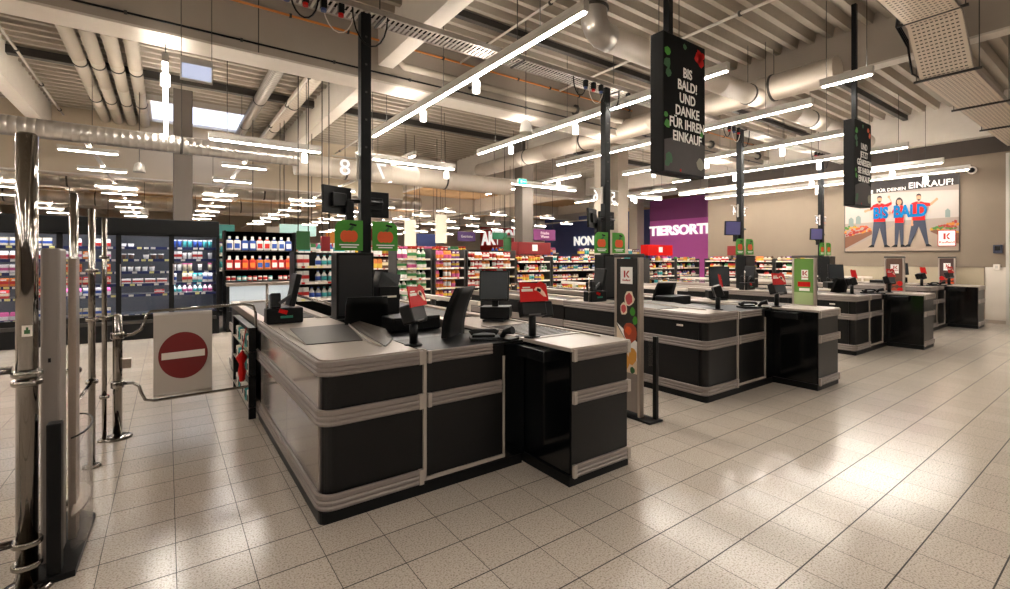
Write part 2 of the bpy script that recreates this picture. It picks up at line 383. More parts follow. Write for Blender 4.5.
luminaire_x(7.4, 10.2, 11.2, 3.62, 'linear light right of the green exit sign', ())
luminaire_x(11.5, 14.2, 11.0, 3.62, 'linear light in front of the purple wall lettering', (1.3,))
luminaire_y(4.6, 10.6, 15.6, 3.9, 'linear light between the two girders right of the post', (1.5,))
luminaire_y(9.5, 10.2, 15.4, 3.9, 'linear light in front of the brown column', (1,))
luminaire_y(14.0, 10.2, 15.4, 3.9, 'linear light deep behind the larger sign', (2,))

# ------------------------------------------------------------------ ducts, trays, pipes, cables
def ribbed_duct(name, label, cat, p0, p1, r, m, rib=.12, seg=20):
    p0, p1 = Vector(p0), Vector(p1); L = (p1-p0).length; d = (p1-p0)/L
    t = thing(name, label, cat, p0); b = MB(); pts = []; rs = []
    n = int(L/rib)
    for i in range(n+1):
        q = d*(L*i/n)
        pts += [q-d*.008, q, q+d*.008]; rs += [r, r+.006, r]
    b.tube(pts, rs, seg); b.done('duct_tube', m, t)
    for q in [x*2.4+1 for x in range(int(L/2.4))]:
        c = d*q; MB().tube([c-d*.02, c+d*.02], r+.012, seg).done('hanger_ring', DARKS, t); MB().tube([(c.x, c.y, r), (c.x, c.y, 5.15-p0.z)], .006, 5).done('hanger_wire', DARKS, t)
    return t
ribbed_duct('ventilation_duct', 'silver spiral duct running above the dark coolers at left', 'duct', (-8, 10.6, 3.52), (2.1, 10.6, 3.52), .15, GALV, .1)
ribbed_duct('ventilation_duct', 'wider white duct behind the black post with the monitors', 'duct', (2.1, 10.9, 3.46), (7.4, 10.9, 3.46), .22, DUCTW, .8)
ribbed_duct('ventilation_duct', 'fat white round duct ending below the beam near the farther sign', 'duct', (8.4, 3.1, 4.48), (8.4, 14, 4.48), .22, DUCTW, 1.2)
ribbed_duct('ventilation_duct', 'white round duct crossing behind the larger hanging sign', 'duct', (4.5, 4.3, 4.32), (13.4, 4.3, 4.32), .165, DUCTW, 1.2)
t = thing('duct_elbow', 'shiny silver duct elbow rising to the ceiling above the aisle', 'duct elbow', (4.25, 4.3, 4.32))
b = MB(); b.tube([(.25, 0, 0), (.12, 0, .01), (.03, 0, .06), (-.02, 0, .16), (-.03, 0, .3), (-.03, 0, .83)], .17, 20); b.done('elbow_bend', GALV, t)
MB().tube([(-.03, 0, .28), (-.03, 0, .31)], .19, 20).done('joint_collar', DARKS, t)
for i, (x, lab) in enumerate(((-1.22, 'leftmost'), (-.98, 'second from left'), (-.72, 'third from left'), (-.46, 'rightmost'))):
    ribbed_duct('ceiling_duct', 'round beige duct close under the corrugated ceiling, %s of four' % lab, 'duct', (x, 8.14, 4.97), (x, 15.9, 4.97), .1, PIPEB, 1.5)
ribbed_duct('ventilation_duct', 'silver duct crossing the deep hall beyond the coolers', 'duct', (-8, 18.5, 3.75), (8.2, 18.5, 3.75), .25, GALV, .4)
ribbed_duct('ventilation_duct', 'thinner silver duct farther back beyond the coolers', 'duct', (-8, 25, 3.8), (8, 25, 3.8), .25, GALV, .5)
ribbed_duct('flexible_duct', 'grey flexible duct under the ceiling left of the concrete beam', 'duct', (1.55, 8.2, 4.85), (1.55, 15.9, 4.85), .11, GALV, .1)
ribbed_duct('flexible_duct', 'grey flexible duct close beside the concrete beam', 'duct', (2.2, 8.2, 4.9), (2.2, 15.9, 4.9), .13, DUCTW, .15)
def pipe(name, label, cat, pts, r, m, clips=None, seg=8):
    t = thing(name, label, cat, pts[0]); o = Vector(pts[0]); P = [Vector(p)-o for p in pts]
    MB().tube(P, r, seg).done('pipe_run' if r > .03 else 'line_run', m, t)
    if clips:
        b = MB()
        for i in range(len(P)-1):
            L = (P[i+1]-P[i]).length; d = (P[i+1]-P[i]).normalized(); q = clips/2
            while q < L: c = P[i]+d*q; MB().tube([c-d*.015, c+d*.015], r*1.9, 8).done('clip', DARKS, t); q += clips
    return t
pipe('drain_pipe', 'beige drain pipe running along the big girder', 'pipe', [(2.95, 7.47, 5.1), (2.95, 7.47, 4.72), (3.05, 7.47, 4.62), (14.9, 7.47, 4.62)], .06, PIPEB, 2.5, 12)
pipe('black_cable', 'black cable clipped along the lower edge of the big girder', 'cable', [(-13, 7.59, 4.47), (14.8, 7.59, 4.47)], .014, BLACK, 1.2)
pipe('orange_cable', 'orange cable run clipped along the upper girder face', 'cable', [(-3, 7.58, 4.98), (14.8, 7.58, 4.98)], .018, ORANGE, .8)
pipe('sprinkler_pipe', 'thin white pipe running under the ceiling at far left', 'pipe', [(-1.95, 8.3, 4.9), (-1.95, 15.8, 4.9)], .02, WHITE, 2)
pipe('sprinkler_pipe', 'thin white pipe slanting under the ceiling above the spiral duct', 'pipe', [(2.0, 8.2, 4.72), (2.0, 15.8, 4.72)], .02, WHITE, 2)
pipe('sprinkler_pipe', 'thin white pipe above the round duct near the top right', 'pipe', [(6.4, -2, 4.95), (6.4, 7.5, 4.95)], .022, WHITE, 1.6)
pipe('sprinkler_pipe', 'thin white pipe above the silver duct elbow', 'pipe', [(4.1, 1, 4.95), (4.1, 7.5, 4.95)], .018, WHITE, 1.6)
pipe('sprinkler_pipe', 'thin white pipe between girders right of the black post', 'pipe', [(4.2, 8.3, 4.8), (4.2, 15.8, 4.8)], .02, WHITE, 2)
# perforated tray along the checkouts (Y = 5.3)
def tray(label, x0, x1, y0, y1, z, slots=True):
    t = thing('cable_tray', label, 'cable tray', (x0, y0, z)); L = x1-x0; W = y1-y0; b = MB()
    b.box(0, L, 0, .015, 0, .06); b.done('side_flange', GALV, t); MB().box(0, L, W-.015, W, 0, .06).done('side_flange', GALV, t)
    b = MB(); q = 0
    while q < L-.03: b.box(q, q+.028, .015, W-.015, 0, .006); q += .056
    b.box(0, L, W*.48, W*.52, 0, .006)
    b.done('slotted_floor', WHITE, t); q = .6
    while q < L: MB().tube([(q, W/2, -.02), (q, W/2, 5.15-z)], .007, 6).box(q-.012, q+.012, -.01, W+.01, -.02, 0).done('hanger', DARKS, t); q += 1.9
    return t
tray('slotted white cable tray running above all checkout posts', -4.4, 15.1, 5.2, 5.5, 4.17)
pipe('black_cable', 'bundle of dark cables lying on the slotted tray', 'cable', [(-4.3, 5.42, 4.215), (2, 5.4, 4.22), (8, 5.43, 4.215), (15, 5.41, 4.22)], .03, BLACK)
for i, (px, w) in enumerate(((1.71, 'nearest'), (5.46, 'second'), (9.42, 'third'), (13.33, 'farthest'))):
    for j in range(4 if i < 2 else 3):
        dx = -.28-.17*j if i != 1 else -.12-.16*j + (0.05 if j else .5)
        t = thing('plug_socket', 'black power plug, %s from the %s checkout post under the tray' % (['closest', 'second', 'third', 'fourth'][j], w), 'plug', (px+dx, 5.17, 4.14))
        MB().box(-.03, .03, -.03, .03, -.1, .0, .008).done('plug_body', BLACK, t); MB().lathe([(.028, -.13), (.028, -.1), (.015, -.095)], (0, 0, 0), 10).done('plug_face', mat('plug_blue', '#24386b', .4) if j % 2 else RED, t)
    for j in range(3):
        x0 = px-.75+.3*j; rr = .13+.03*j
        pts = [(x0+rr+rr*math.cos(a), 5.22, 4.165-abs(math.sin(a))*rr*1.9) for a in [math.pi*q/10 for q in range(11)]]
        pipe('cable_loop', 'dangling %s cable loop below the tray, %s from left at the %s post' % ('white' if j == 1 else 'black', ORD[j], w), 'cable', [(x0+2*rr, 5.22, 4.185)]+pts+[(x0, 5.22, 4.185)], .009 if j != 1 else .006, OFFW if j == 1 else BLACK)
# wide perforated tray, top right, cranked under the beam
t = thing('wide_cable_tray', 'wide perforated cable tray stepping down at the top right', 'cable tray', (4.5, 1.52, 4.05))
def tray_mat():
    m = bpy.data.materials.new('perforated_tray'); m.use_nodes = True; nt = m.node_tree; N = nt.nodes; L = nt.links; bs = N['Principled BSDF']
    bs.inputs['Roughness'].default_value = .5; tc = N.new('ShaderNodeTexCoord'); s = N.new('ShaderNodeSeparateXYZ'); L.new(tc.outputs['Object'], s.inputs[0])
    def M(op, a, c=None):
        n = N.new('ShaderNodeMath'); n.operation = op
        for i, v in enumerate((a, c)):
            if v is None: continue
            if isinstance(v, (int, float)): n.inputs[i].default_value = v
            else: L.new(v, n.inputs[i])
        return n.outputs[0]
    a = M('LESS_THAN', M('FRACT', M('DIVIDE', M('SUBTRACT', s.outputs[0], s.outputs[2]), .075)), .3); c = M('LESS_THAN', M('FRACT', M('DIVIDE', s.outputs[1], .05)), .6)
    edge = M('LESS_THAN', M('ABSOLUTE', M('SUBTRACT', s.outputs[1], .29)), .25)
    mx = N.new('ShaderNodeMix'); mx.data_type = 'RGBA'; L.new(M('MULTIPLY', M('MULTIPLY', a, c), edge), mx.inputs[0]); mx.inputs[6].default_value = lin('#cdbfae'); mx.inputs[7].default_value = lin('#2e2722')
    L.new(mx.outputs[2], bs.inputs['Base Color']); return m
TRAYM = tray_mat()
prof = [(0, .6), (3.35, .6), (3.5, .58), (4.05, .04), (4.2, 0), (10.6, 0)]
b = MB()
for (xa, za), (xb, zb) in zip(prof, prof[1:]): b.plate([(xa, 0, za), (xb, 0, zb), (xb, .58, zb), (xa, .58, za)], (0, 0, 1), .008)
b.done('perforated_floor', TRAYM, t)
b = MB()
for (xa, za), (xb, zb) in zip(prof, prof[1:]):
    for y in (0, .572): b.plate([(xa, y, za), (xb, y, zb), (xb, y, zb+.08), (xa, y, za+.08)], (0, 1, 0), .008)
b.done('side_flange', RAILC, t)
for x, z in ((3.38, .62), (4.12, .02), (6.2, 0), (8.3, 0)): MB().box(x-.015, x+.015, -.08, .66, z-.03, z).tube([(x, -.05, z-.02), (x, -.05, 1.098)], .006, 6).tube([(x, .63, z-.02), (x, .63, 1.098)], .006, 6).done('cross_bracket', DARKS, t)
for j in range(3): pts = [(x, y, z) for x, y, z in ((0, .62, .72), (3.3, .63, .71), (3.5, .66+.02*j, .66), (3.7, .62, .5-.05*j), (4.05, .66, .12), (4.4, .6, .09), (10.4, .6, .08))]; MB().tube(pts, .008+.003*j, 6).done('black_wire', BLACK, t)

# ------------------------------------------------------------------ hanging black signs
def hanging_sign(x0, lines, label, rod, fruit):
    t = thing('hanging_sign', label, 'sign', (x0, 2.6, 2.25))
    MB().box(0, .62, 0, .14, 0, 1.22, .004).done('sign_box', mat('sign_edge_grey', '#110f0f', .5, spec=.2), t)
    MB().box(.008, .612, -.004, 0, .012, 1.208).done('printed_face', SIGNB, t)
    rx = .16 if rod == 1 else .2
    MB().box(rx-.03, rx+.03, .04, .1, 1.22, 2.9).done('hanging_rod', BLKM, t)
    b = MB(); b.plate([(.01, -.005, .015), (.61, -.005, .015), (.61, -.005, .3), (.4, -.005, .36), (.2, -.005, .33), (.01, -.005, .28)], (0, 1, 0), .001); b.done('wood_print', mat('wood_print', '#2c211a', .5, noise=.3, scale=12), t)
    text('\n'.join(lines), .122, TXTW, t, (.34, -.007, .62), RX, .02, .001, xs=.88)
    b = MB(); rnd = random.Random(3+rod); b.m(GRND)
    def blob(cx, cz, r, m, n=7, y=-.006):
        b.m(m); b.plate([(cx+r*(.7+.5*rnd.random())*math.cos(a), y, cz+r*(.7+.5*rnd.random())*math.sin(a)) for a in [2*math.pi*q/n for q in range(n)]], (0, 1, 0), .002)
    for cx, cz, r, m in ((.06, 1.05, .045, GREEN), (.05, .95, .05, GRND), (.07, .87, .04, GRND), (.03, .5, .03, GREEN), (.05, .42, .04, GREEN), (.08, .13, .05, GRND), (.05, .08, .04, GRND), (.3, 1.15, .03, GRND), (.56, .4, .03, GREEN)): blob(cx, cz, r, m)
    for cx, cz, r in fruit: blob(cx, cz, r, RED if rod == 1 else PUMP, 9)
    blob(.54, .12, .06, mat('herb_grey', '#8d8a78', .6), 9); blob(.24, .035, .014, RED, 6); b.done('fruit_print', None, t)
    return t
hanging_sign(3.385, ['BIS', 'BALD!', 'UND', 'DANKE', 'FÜR IHREN', 'EINKAUF'], 'large black hanging sign with white BIS BALD text and tomato print', 1, ((.5, 1.1, .05), (.55, 1.07, .045), (.52, 1.14, .04), (.57, 1.13, .035)))
hanging_sign(7.63, ['UND', 'JETZT', 'GENIESSEN', 'SIE IHREN', 'EINKAUF'], 'farther black hanging sign with orange print, in front of the poster wall', 2, ((.5, 1.12, .04), (.56, 1.05, .04)))

# ------------------------------------------------------------------ checkouts
RPROF = lambda z0, z1: [(0, z0), (.014, z0), (.02, z0+.006)] + [(o, z0+.006+(z1-z0-.012)*q/8) for q, o in enumerate((.02, .02, .013, .02, .02, .013, .02, .02, .02)) if 0 < q < 8] + [(.02, z1-.006), (.014, z1), (0, z1)]
CK = ['nearest', 'second', 'third', 'farthest']
OFF = [0, 3.75, 7.75, 11.62]
def make_checkout():
    t = thing('checkout_counter', 'double supermarket checkout counter with dark panels, nearest to the camera', 'checkout', (.69, 2.87, 0), 0, 'double checkout counters')
    # plinth
    b = MB(); b.prism([(.6, -.012), (.03, -.012)] + arc(.03, .03, .042, 270, 180, 4)[1:] + [(-.012, 2.25), (1.38, 2.25), (1.38, -.012)], 0, .066)
    b.box(1.40, 1.97, -.515, 1.3, 0, .07); b.box(0, .62, 2.25, 4.88, .0, .07); b.box(1.42, 1.97, 1.3, 4.88, .0, .07); b.done('plinth', BLKM, t)
    # left cabinet
    b = MB(); b.prism([(.61, .012), (.08, .012)] + arc(.08, .08, .068, 270, 180, 5)[1:] + [(.012, 2.24), (.61, 2.24)], .07, .88); b.done('left_cabinet', ANTH, t)
    b = MB()
    for z0, z1 in ((.15, .55), (.63, .835)):
        for y0, y1 in ((.09, 1.0), (1.01, 2.22)): b.box(.002, .012, y0, y1, z0, z1)
    b.done('side_panel', SILV, t)
    path = [(.6, 0), (.075, 0)] + arc(.075, .075, .075, 270, 180, 6)[1:] + [(0, 2.24)]
    for z0, z1 in ((.066, .158), (.545, .637), (.828, .912)):
        r = MB().sweep(path, RPROF(z0, z1)).done('bumper_rail', RAIL, t); MB().box(.575, .607, -.024, .005, z0-.002, z1+.002, .003).done('end_cap', RAILC, r)
    # worktop
    top = [(.61, .004), (.075, .004)] + arc(.075, .079, .075, 270, 180, 6)[1:] + [(0, 2.25), (.61, 2.25)]
    MB().prism(top, .88, .905).done('worktop', TOPG, t)
    b = MB(); b.sweep([(p[0]+.012, p[1]+.012) for p in top[:-1]], [(0, .905), (.01, .905), (.01, .92), (0, .92)]); b.done('worktop_rim', RAILC, t)
    MB().prism([(.07, .7), (.435, .65), (.60, 1.62), (.13, 1.6)], .905, .911).done('sunken_dark_plate', DPLATE, t)
    b = MB(); a = [(.473, .30, .907), (.60, 1.637, .907), (.675, 1.75, .935), (.692, .9, .935), (.60, .5, .915)]
    b.plate(a, (0, 0, 1), .006); b.done('chute_ramp', mat('chute_brown', '#4a4139', .4, .2), t)
    b = MB(); b.tube([(.445, .3, .915), (.452, .65, .915), (.61, 1.62, .915)], .006, 6); b.tube([(.06, .69, .914), (.06, 1.65, .914)], .006, 6); b.done('divider_rail', RAILC, t)
    # seam and module with door
    b = MB(); b.box(.612, .632, -.004, .02, .075, .915); b.done('seam_strip', RAILC, t)
    MB().box(.634, 1.40, .012, 1.1, .07, .88).done('middle_cabinet', ANTH, t)
    for z0, z1 in ((.545, .632), (.828, .905)):
        x1 = 1.21 if z0 < .7 else 1.13
        r = MB().sweep([(x1, 0.01), (.645, 0.01)], RPROF(z0, z1)).done('bumper_rail', RAIL, t); MB().box(.64, .665, -.016, .012, z0-.002, z1+.002, .003).done('end_cap', RAILC, r)
    b = MB(); b.plate([(.634, .004, .075), (1.235, .004, .075), (1.235, .004, .10), (.634, .004, .10)], (0, -1, 0), .01); b.box(1.225, 1.235, -.005, .012, .1, .8); b.done('kick_strip', RAILC, t)
    MB().box(.632, 1.40, .0, .55, .882, .9, .003).done('cashier_desk', BLACK, t)
    MB().box(1.24, 1.40, -.01, .4, .07, .88).done('corner_column', GLOSSB, t)
    # packing cabinet
    MB().box(1.414, 1.96, -.502, 1.3, .07, .885).done('packing_cabinet', GLOSSB, t)
    MB().box(1.422, 1.962, -.512, -.502, .07, .885, .002).done('front_panel', ANTH, t)
    for z0, z1 in ((.055, .137), (.54, .622), (.822, .9)):
        r = MB().sweep([(1.97, -.512), (1.432, -.512)], RPROF(z0, z1)).done('bumper_rail', RAIL, t)
        MB().box(1.428, 1.455, -.536, -.508, z0-.002, z1+.002, .003).done('end_cap', RAILC, r); MB().box(1.945, 1.98, -.536, -.5, z0-.002, z1+.002, .004).done('end_cap', RAILC, r)
    MB().box(1.96, 1.974, -.44, 1.28, .14, .82).done('right_side_panel', SILV, t)
    for z0, z1 in ((.055, .137), (.54, .622), (.822, .9)): MB().sweep([(1.974, 4.86), (1.974, -.5)][::-1][::-1], [(0-o, z) for o, z in RPROF(z0, z1)][::-1] if False else RPROF(z0, z1)).done('side_bumper_rail', RAIL, t)
    MB().box(1.405, 1.985, -.525, 1.32, .886, .912, .004).done('packing_top', TOPG, t)
    b = MB()
    for q in range(12): x = 1.5+.0; b.box(1.50, 1.87, -.0+q*.055, .03+q*.055, .912, .917)
    b.done('roller_ribs', DPLATE, t)
    b = MB(); b.tube([(1.47, -.06, .918), (1.47, .7, .918)], .007, 6); b.tube([(1.90, -.3, .918), (1.90, 1.2, .918)], .007, 6); b.box(1.44, 1.90, -.09, -.06, .912, .918); b.done('guide_bar', RAILC, t)
    MB().box(1.34, 1.414, -.32, .2, .79, .87, .006).done('hanging_tray', mat('tray_grey', '#0c0d0f', .25), t)
    # conveyors
    for nm, x0, x1, y0 in (('left', .0, .62, 2.26), ('right', 1.42, 1.97, 1.34)):
        c = MB().box(x0+.01, x1-.01, y0, 4.86, .07, .84).done('%s_conveyor' % nm, ANTH, t)
        MB().box(x0+.09, x1-.09, y0+.25, 4.8, .885, .892).done('belt', BELT, c)
        b = MB(); b.box(x0, x0+.085, y0, 4.88, .84, .915, .006); b.box(x1-.085, x1, y0, 4.88, .84, .915, .006); b.box(x0, x1, 4.8, 4.88, .84, .915, .006); b.box(x0+.08, x1-.08, y0, 4.82, .84, .884); b.done('belt_frame', STEEL, c)
        b = MB(); xr = x0 if nm == 'left' else x1
        s = -1 if nm == 'left' else 1
        for z0, z1 in ((.545, .637), (.07, .16)): b.box(xr, xr+s*.02, y0, 4.86, z0, z1)
        b.done('conveyor_rail', RAIL, c)
    b = MB(); b.tube([(.66, 2.3, .915), (.66, 2.3, 1.02), (.66, 4.5, 1.02), (.66, 4.5, .915)], .018, 8); b.done('guard_rail', CHROME, t)
    b = MB(); b.box(1.96, 2.0, 1.6, 4.6, .99, 1.04, .008); b.box(1.97, 1.99, 1.8, 1.84, .9, 1.0); b.box(1.97, 1.99, 4.2, 4.24, .9, 1.0); b.done('guard_rail', OFFW, t)
    # magazine / goods holder in the middle
    MB().box(.66, 1.38, 2.3, 2.34, .07, .86).done('rear_partition', BLACK, t)
    return t
ck0 = make_checkout()
for i in (1, 2, 3):
    c = dup(ck0, (.69+OFF[i], 2.87, 0), 0, 'double supermarket checkout counter with dark panels, %s from the camera' % CK[i])
    for o in c.children:
        if o.name.startswith('side_panel'):
            if i == 1: dark = o.data.copy(); dark.materials[0] = mat('side_panel_dark', '#0c0b0b', .35, spec=.3)  # copies take the dark panel tone, without the painted reflection
            o.data = dark
    MB().box(-.004, .004, .28, .36, .765, .785).done('white_label', OFFW, c)

# post with monitors, pumpkin boards and numbers
def pumpkin_board(t, x0, x1, name='pumpkin_board', corner='both'):
    b = MB(); w = x1-x0; r = .09
    pts = [(x0, -.11, 0), (x1, -.11, 0)]
    if corner in ('right', 'both'): pts += [(x1-r+r*math.cos(R(a)), -.11, .32-r+r*math.sin(R(a))) for a in (0, 22, 45, 67, 90)]
    else: pts.append((x1, -.11, .32))
    if corner in ('left', 'both'): pts += [(x0+r-r*math.sin(R(a)), -.11, .32-r+r*math.cos(R(a))) for a in (0, 22, 45, 67, 90)]
    else: pts.append((x0, -.11, .32))
    pts = [(p[0], p[1], p[2]+1.585) for p in pts]
    o = b.plate(pts, (0, 1, 0), .012).done(name, GREEN, t)
    cx = (x0+x1)/2; b = MB()
    b.m(PUMP)
    for dx, rr in ((-.045, .055), (.045, .055), (0, .06)): b.plate([(cx+dx+rr*.8*math.cos(a), -.1105-.001*(dx == 0), 1.585+.15+.062*math.sin(a)) for a in [2*math.pi*q/14 for q in range(14)]], (0, -1, 0), .002)
    b.m(GRND).plate([(cx-.015, -.113, 1.8), (cx+.02, -.113, 1.795), (cx+.05, -.113, 1.83), (cx+.03, -.113, 1.85)], (0, -1, 0), .002)
    b.m(BLACK).plate([(cx+.0, -.113, 1.855), (cx+.07, -.113, 1.84), (cx+.08, -.113, 1.86), (cx+.01, -.113, 1.875)], (0, -1, 0), .002)
    b.m(TXTW).plate([(cx-.1, -.113, 1.64), (cx+.1, -.113, 1.64), (cx+.1, -.113, 1.652), (cx-.1, -.113, 1.652)], (0, -1, 0), .002)
    b.plate([(cx-.08, -.113, 1.615), (cx+.08, -.113, 1.615), (cx+.08, -.113, 1.627), (cx-.08, -.113, 1.627)], (0, -1, 0), .002)
    b.done('pumpkin_print', None, o)
def monitor(t, c, rz, tilt=0, w=.36, h=.29, m=SCRB, back=True, name='monitor'):
    rot = Matrix.Rotation(rz, 4, 'Z') @ Matrix.Rotation(tilt, 4, 'X')
    o = MB().obox(c, w, .035, h, rot, .006).done(name, BLKM, t)
    MB().obox(Vector(c)+rot @ Vector((0, -.019, 0)), w-.03, .004, h-.03, rot).done('screen', m, o)
    if back: MB().obox(Vector(c)+rot @ Vector((0, .03, 0)), w*.5, .04, h*.5, rot, .008).done('rear_housing', BLACK, o)
    return o
LNUM = mat('lane_number_glow', '#ffffff', .4, emit=.1)  # glow added so digits facing away from the viewer stay bright
def make_post(x, nums, i, cd=True):
    t = thing('checkout_post', 'black post with monitors and green pumpkin boards at the %s checkout' % CK[i], 'post', (x, 5.3, 0), 0, 'black checkout posts')
    MB().box(-.055, .055, -.055, .055, .0, 4.17, .006).done('post_profile', BLKM, t)
    for z in (2.7, 3.0, 3.3, 3.6, 3.9): MB().box(-.01, .01, -.058, -.055, z, z+.02).done('slot_cover', DARKS, t)
    b = MB(); b.box(-.05, .05, -.06, -.055, 1.42, 1.47); b.box(-.05, .05, -.06, -.055, 1.34, 1.39); b.done('post_label', OFFW, t)
    b = MB(); b.tube([(-.3, .1, 2.12), (-.1, .0, 2.12), (.2, .0, 2.12)], .022, 8); b.box(-.2, -.12, -.03, .05, 1.85, 2.12, .01); b.done('monitor_arm', BLACK, t)
    scr = mat('screen_lit', '#474468', .3, emit=.06)
    monitor(t, (-.29, .0, 2.12), R(205) if i < 2 else R(-25), .05, m=SCRB if i < 2 else scr)
    monitor(t, (.14, .12, 2.11), R(180), .0, w=.34)
    pumpkin_board(t, -.34, -.055, corner='left'); pumpkin_board(t, .05, .33, 'pumpkin_board', 'right')
    for (nx0, nx1, n) in ((-.34, -.07, nums[0]), (.07, .31, nums[1])):
        p = MB().box(nx0, nx1, .0, .008, 2.36, 2.58).done('number_plate', GLASS, t)
        b = MB(); b.box(nx0, nx1, -.004, .012, 2.578, 2.59); b.box((.062 if nx0 > 0 else -.085), (.085 if nx0 > 0 else -.062), -.01, .02, 2.36, 2.62); b.done('plate_clip', WHITE, p)
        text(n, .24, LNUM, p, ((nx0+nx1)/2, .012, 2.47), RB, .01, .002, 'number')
    return t
for i, nums in enumerate((('8', '7'), ('6', '5'), ('4', '3'), ('2', '1'))):
    make_post((1.715, 5.46, 9.43, 13.33)[i], nums, i)

def make_cabinet():
    t = thing('cigarette_cabinet', 'tall black tobacco cabinet in front of the post', 'cabinet', (1.33, 5.18, .9))
    MB().box(0, .37, -.22, -.02, 0, .66, .008).done('cabinet_body', BLACK, t)
    MB().box(.02, .35, -.226, -.22, .03, .63, .004).done('cabinet_door', mat('cabinet_door_grey', '#09090a', .4), t)
    MB().box(.46, .69, -.12, .12, 0, .3, .01).done('cash_machine', BLACK, t)
    MB().plate([(.46, -.1, .3), (.68, -.1, .3), (.74, -.02, .42), (.52, -.02, .46)], (0, 1, 0), .2).done('machine_hood', BLKM, t)
    MB().box(.49, .65, -.122, -.12, .18, .2).done('paper_slot', OFFW, t)
    MB().box(0, .76, -.3, .12, -.02, 0).done('cabinet_shelf', BLACK, t)
    MB().box(.02, .08, -.2, -.1, -.9, -.02).done('support_leg', BLACK, t); MB().box(.68, .74, -.2, -.1, -.9, -.02).done('support_leg', BLACK, t)
    return t
c0 = make_cabinet()
c0['label'] = 'tall black tobacco cabinet beside the nearest checkout post'
for i in (1, 2, 3): dup(c0, (1.33+OFF[i]-(.06 if i == 2 else 0), 5.18, .9), 0, 'tall black tobacco cabinet beside the %s checkout post' % CK[i])
for c in (c0,): c['group'] = 'tobacco cabinets'

# chairs
def make_chair(up=0):
    t = thing('office_chair', '', 'chair', (0, 0, 0), 0, 'black cashier chairs')
    b = MB(); rows = []
    for k2 in range(9):
        z = .56+up+.6*k2/8; bend = -.05*math.sin(math.pi*k2/8)+.07*(k2/8)**2; w = .19-.012*(k2/8)-.01*(k2 in (0, 8))
        rows.append([(x, .2+bend+.9*x*x*-.5*0+(-.25*(x*x)), z) for x in (-w, -w*.55, 0, w*.55, w)])
    F = [[b.bm.verts.new((x, y-.018, z)) for x, y, z in r] for r in rows]; Bk = [[b.bm.verts.new((x, y+.018, z)) for x, y, z in r] for r in rows]
    for i in range(8):
        for j in range(4):
            for f in (b.f([F[i][j], F[i][j+1], F[i+1][j+1], F[i+1][j]]), b.f([Bk[i][j], Bk[i+1][j], Bk[i+1][j+1], Bk[i][j+1]])): f.smooth = True
        b.f([F[i][0], F[i+1][0], Bk[i+1][0], Bk[i][0]]); b.f([F[i][4], Bk[i][4], Bk[i+1][4], F[i+1][4]])
    for j in range(4): b.f([F[0][j], Bk[0][j], Bk[0][j+1], F[0][j+1]]); b.f([F[8][j], F[8][j+1], Bk[8][j+1], Bk[8][j]])
    b.done('backrest', mat('chair_black', '#040404', .6, spec=.15), t)
    MB().box(-.22, .22, -.24, .2, .47+up, .55+up, .03).done('seat', MATS['chair_black'], t)
    MB().box(-.03, .03, .17, .2, .5+up, .75+up, .004).done('back_bracket', BLKM, t)
    MB().tube([(0, 0, .08), (0, 0, .47+up)], .028, 10).done('gas_post', BLKM, t)
    for q in range(5):
        a = 2*math.pi*q/5+.3; l = MB().tube([(0, 0, .1), (.26*math.cos(a), .26*math.sin(a), .06)], [.03, .018], 8).done('base_leg', BLKM, t)
        MB().lathe([(.02, 0), (.026, .01), (.026, .045), (.02, .055)], (.26*math.cos(a), .26*math.sin(a), 0), 10).done('castor', BLACK, l)
    return t
ch = make_chair(0); ch.location = (1.47, 4.55, 0); ch.rotation_euler.z = R(168); ch['label'] = 'black office chair on the left side of the nearest checkout'
dup(ch, (5.62, 4.48, 0), R(172), 'black office chair behind the worktop of the second checkout')
dup(ch, (9.45, 3.62, 0), R(165), 'black office chair behind the worktop of the third checkout')
ch = make_chair(.12); ch.location = (1.69, 3.51, 0); ch.rotation_euler.z = R(-141); ch['label'] = 'raised black office chair on the right side of the nearest checkout'

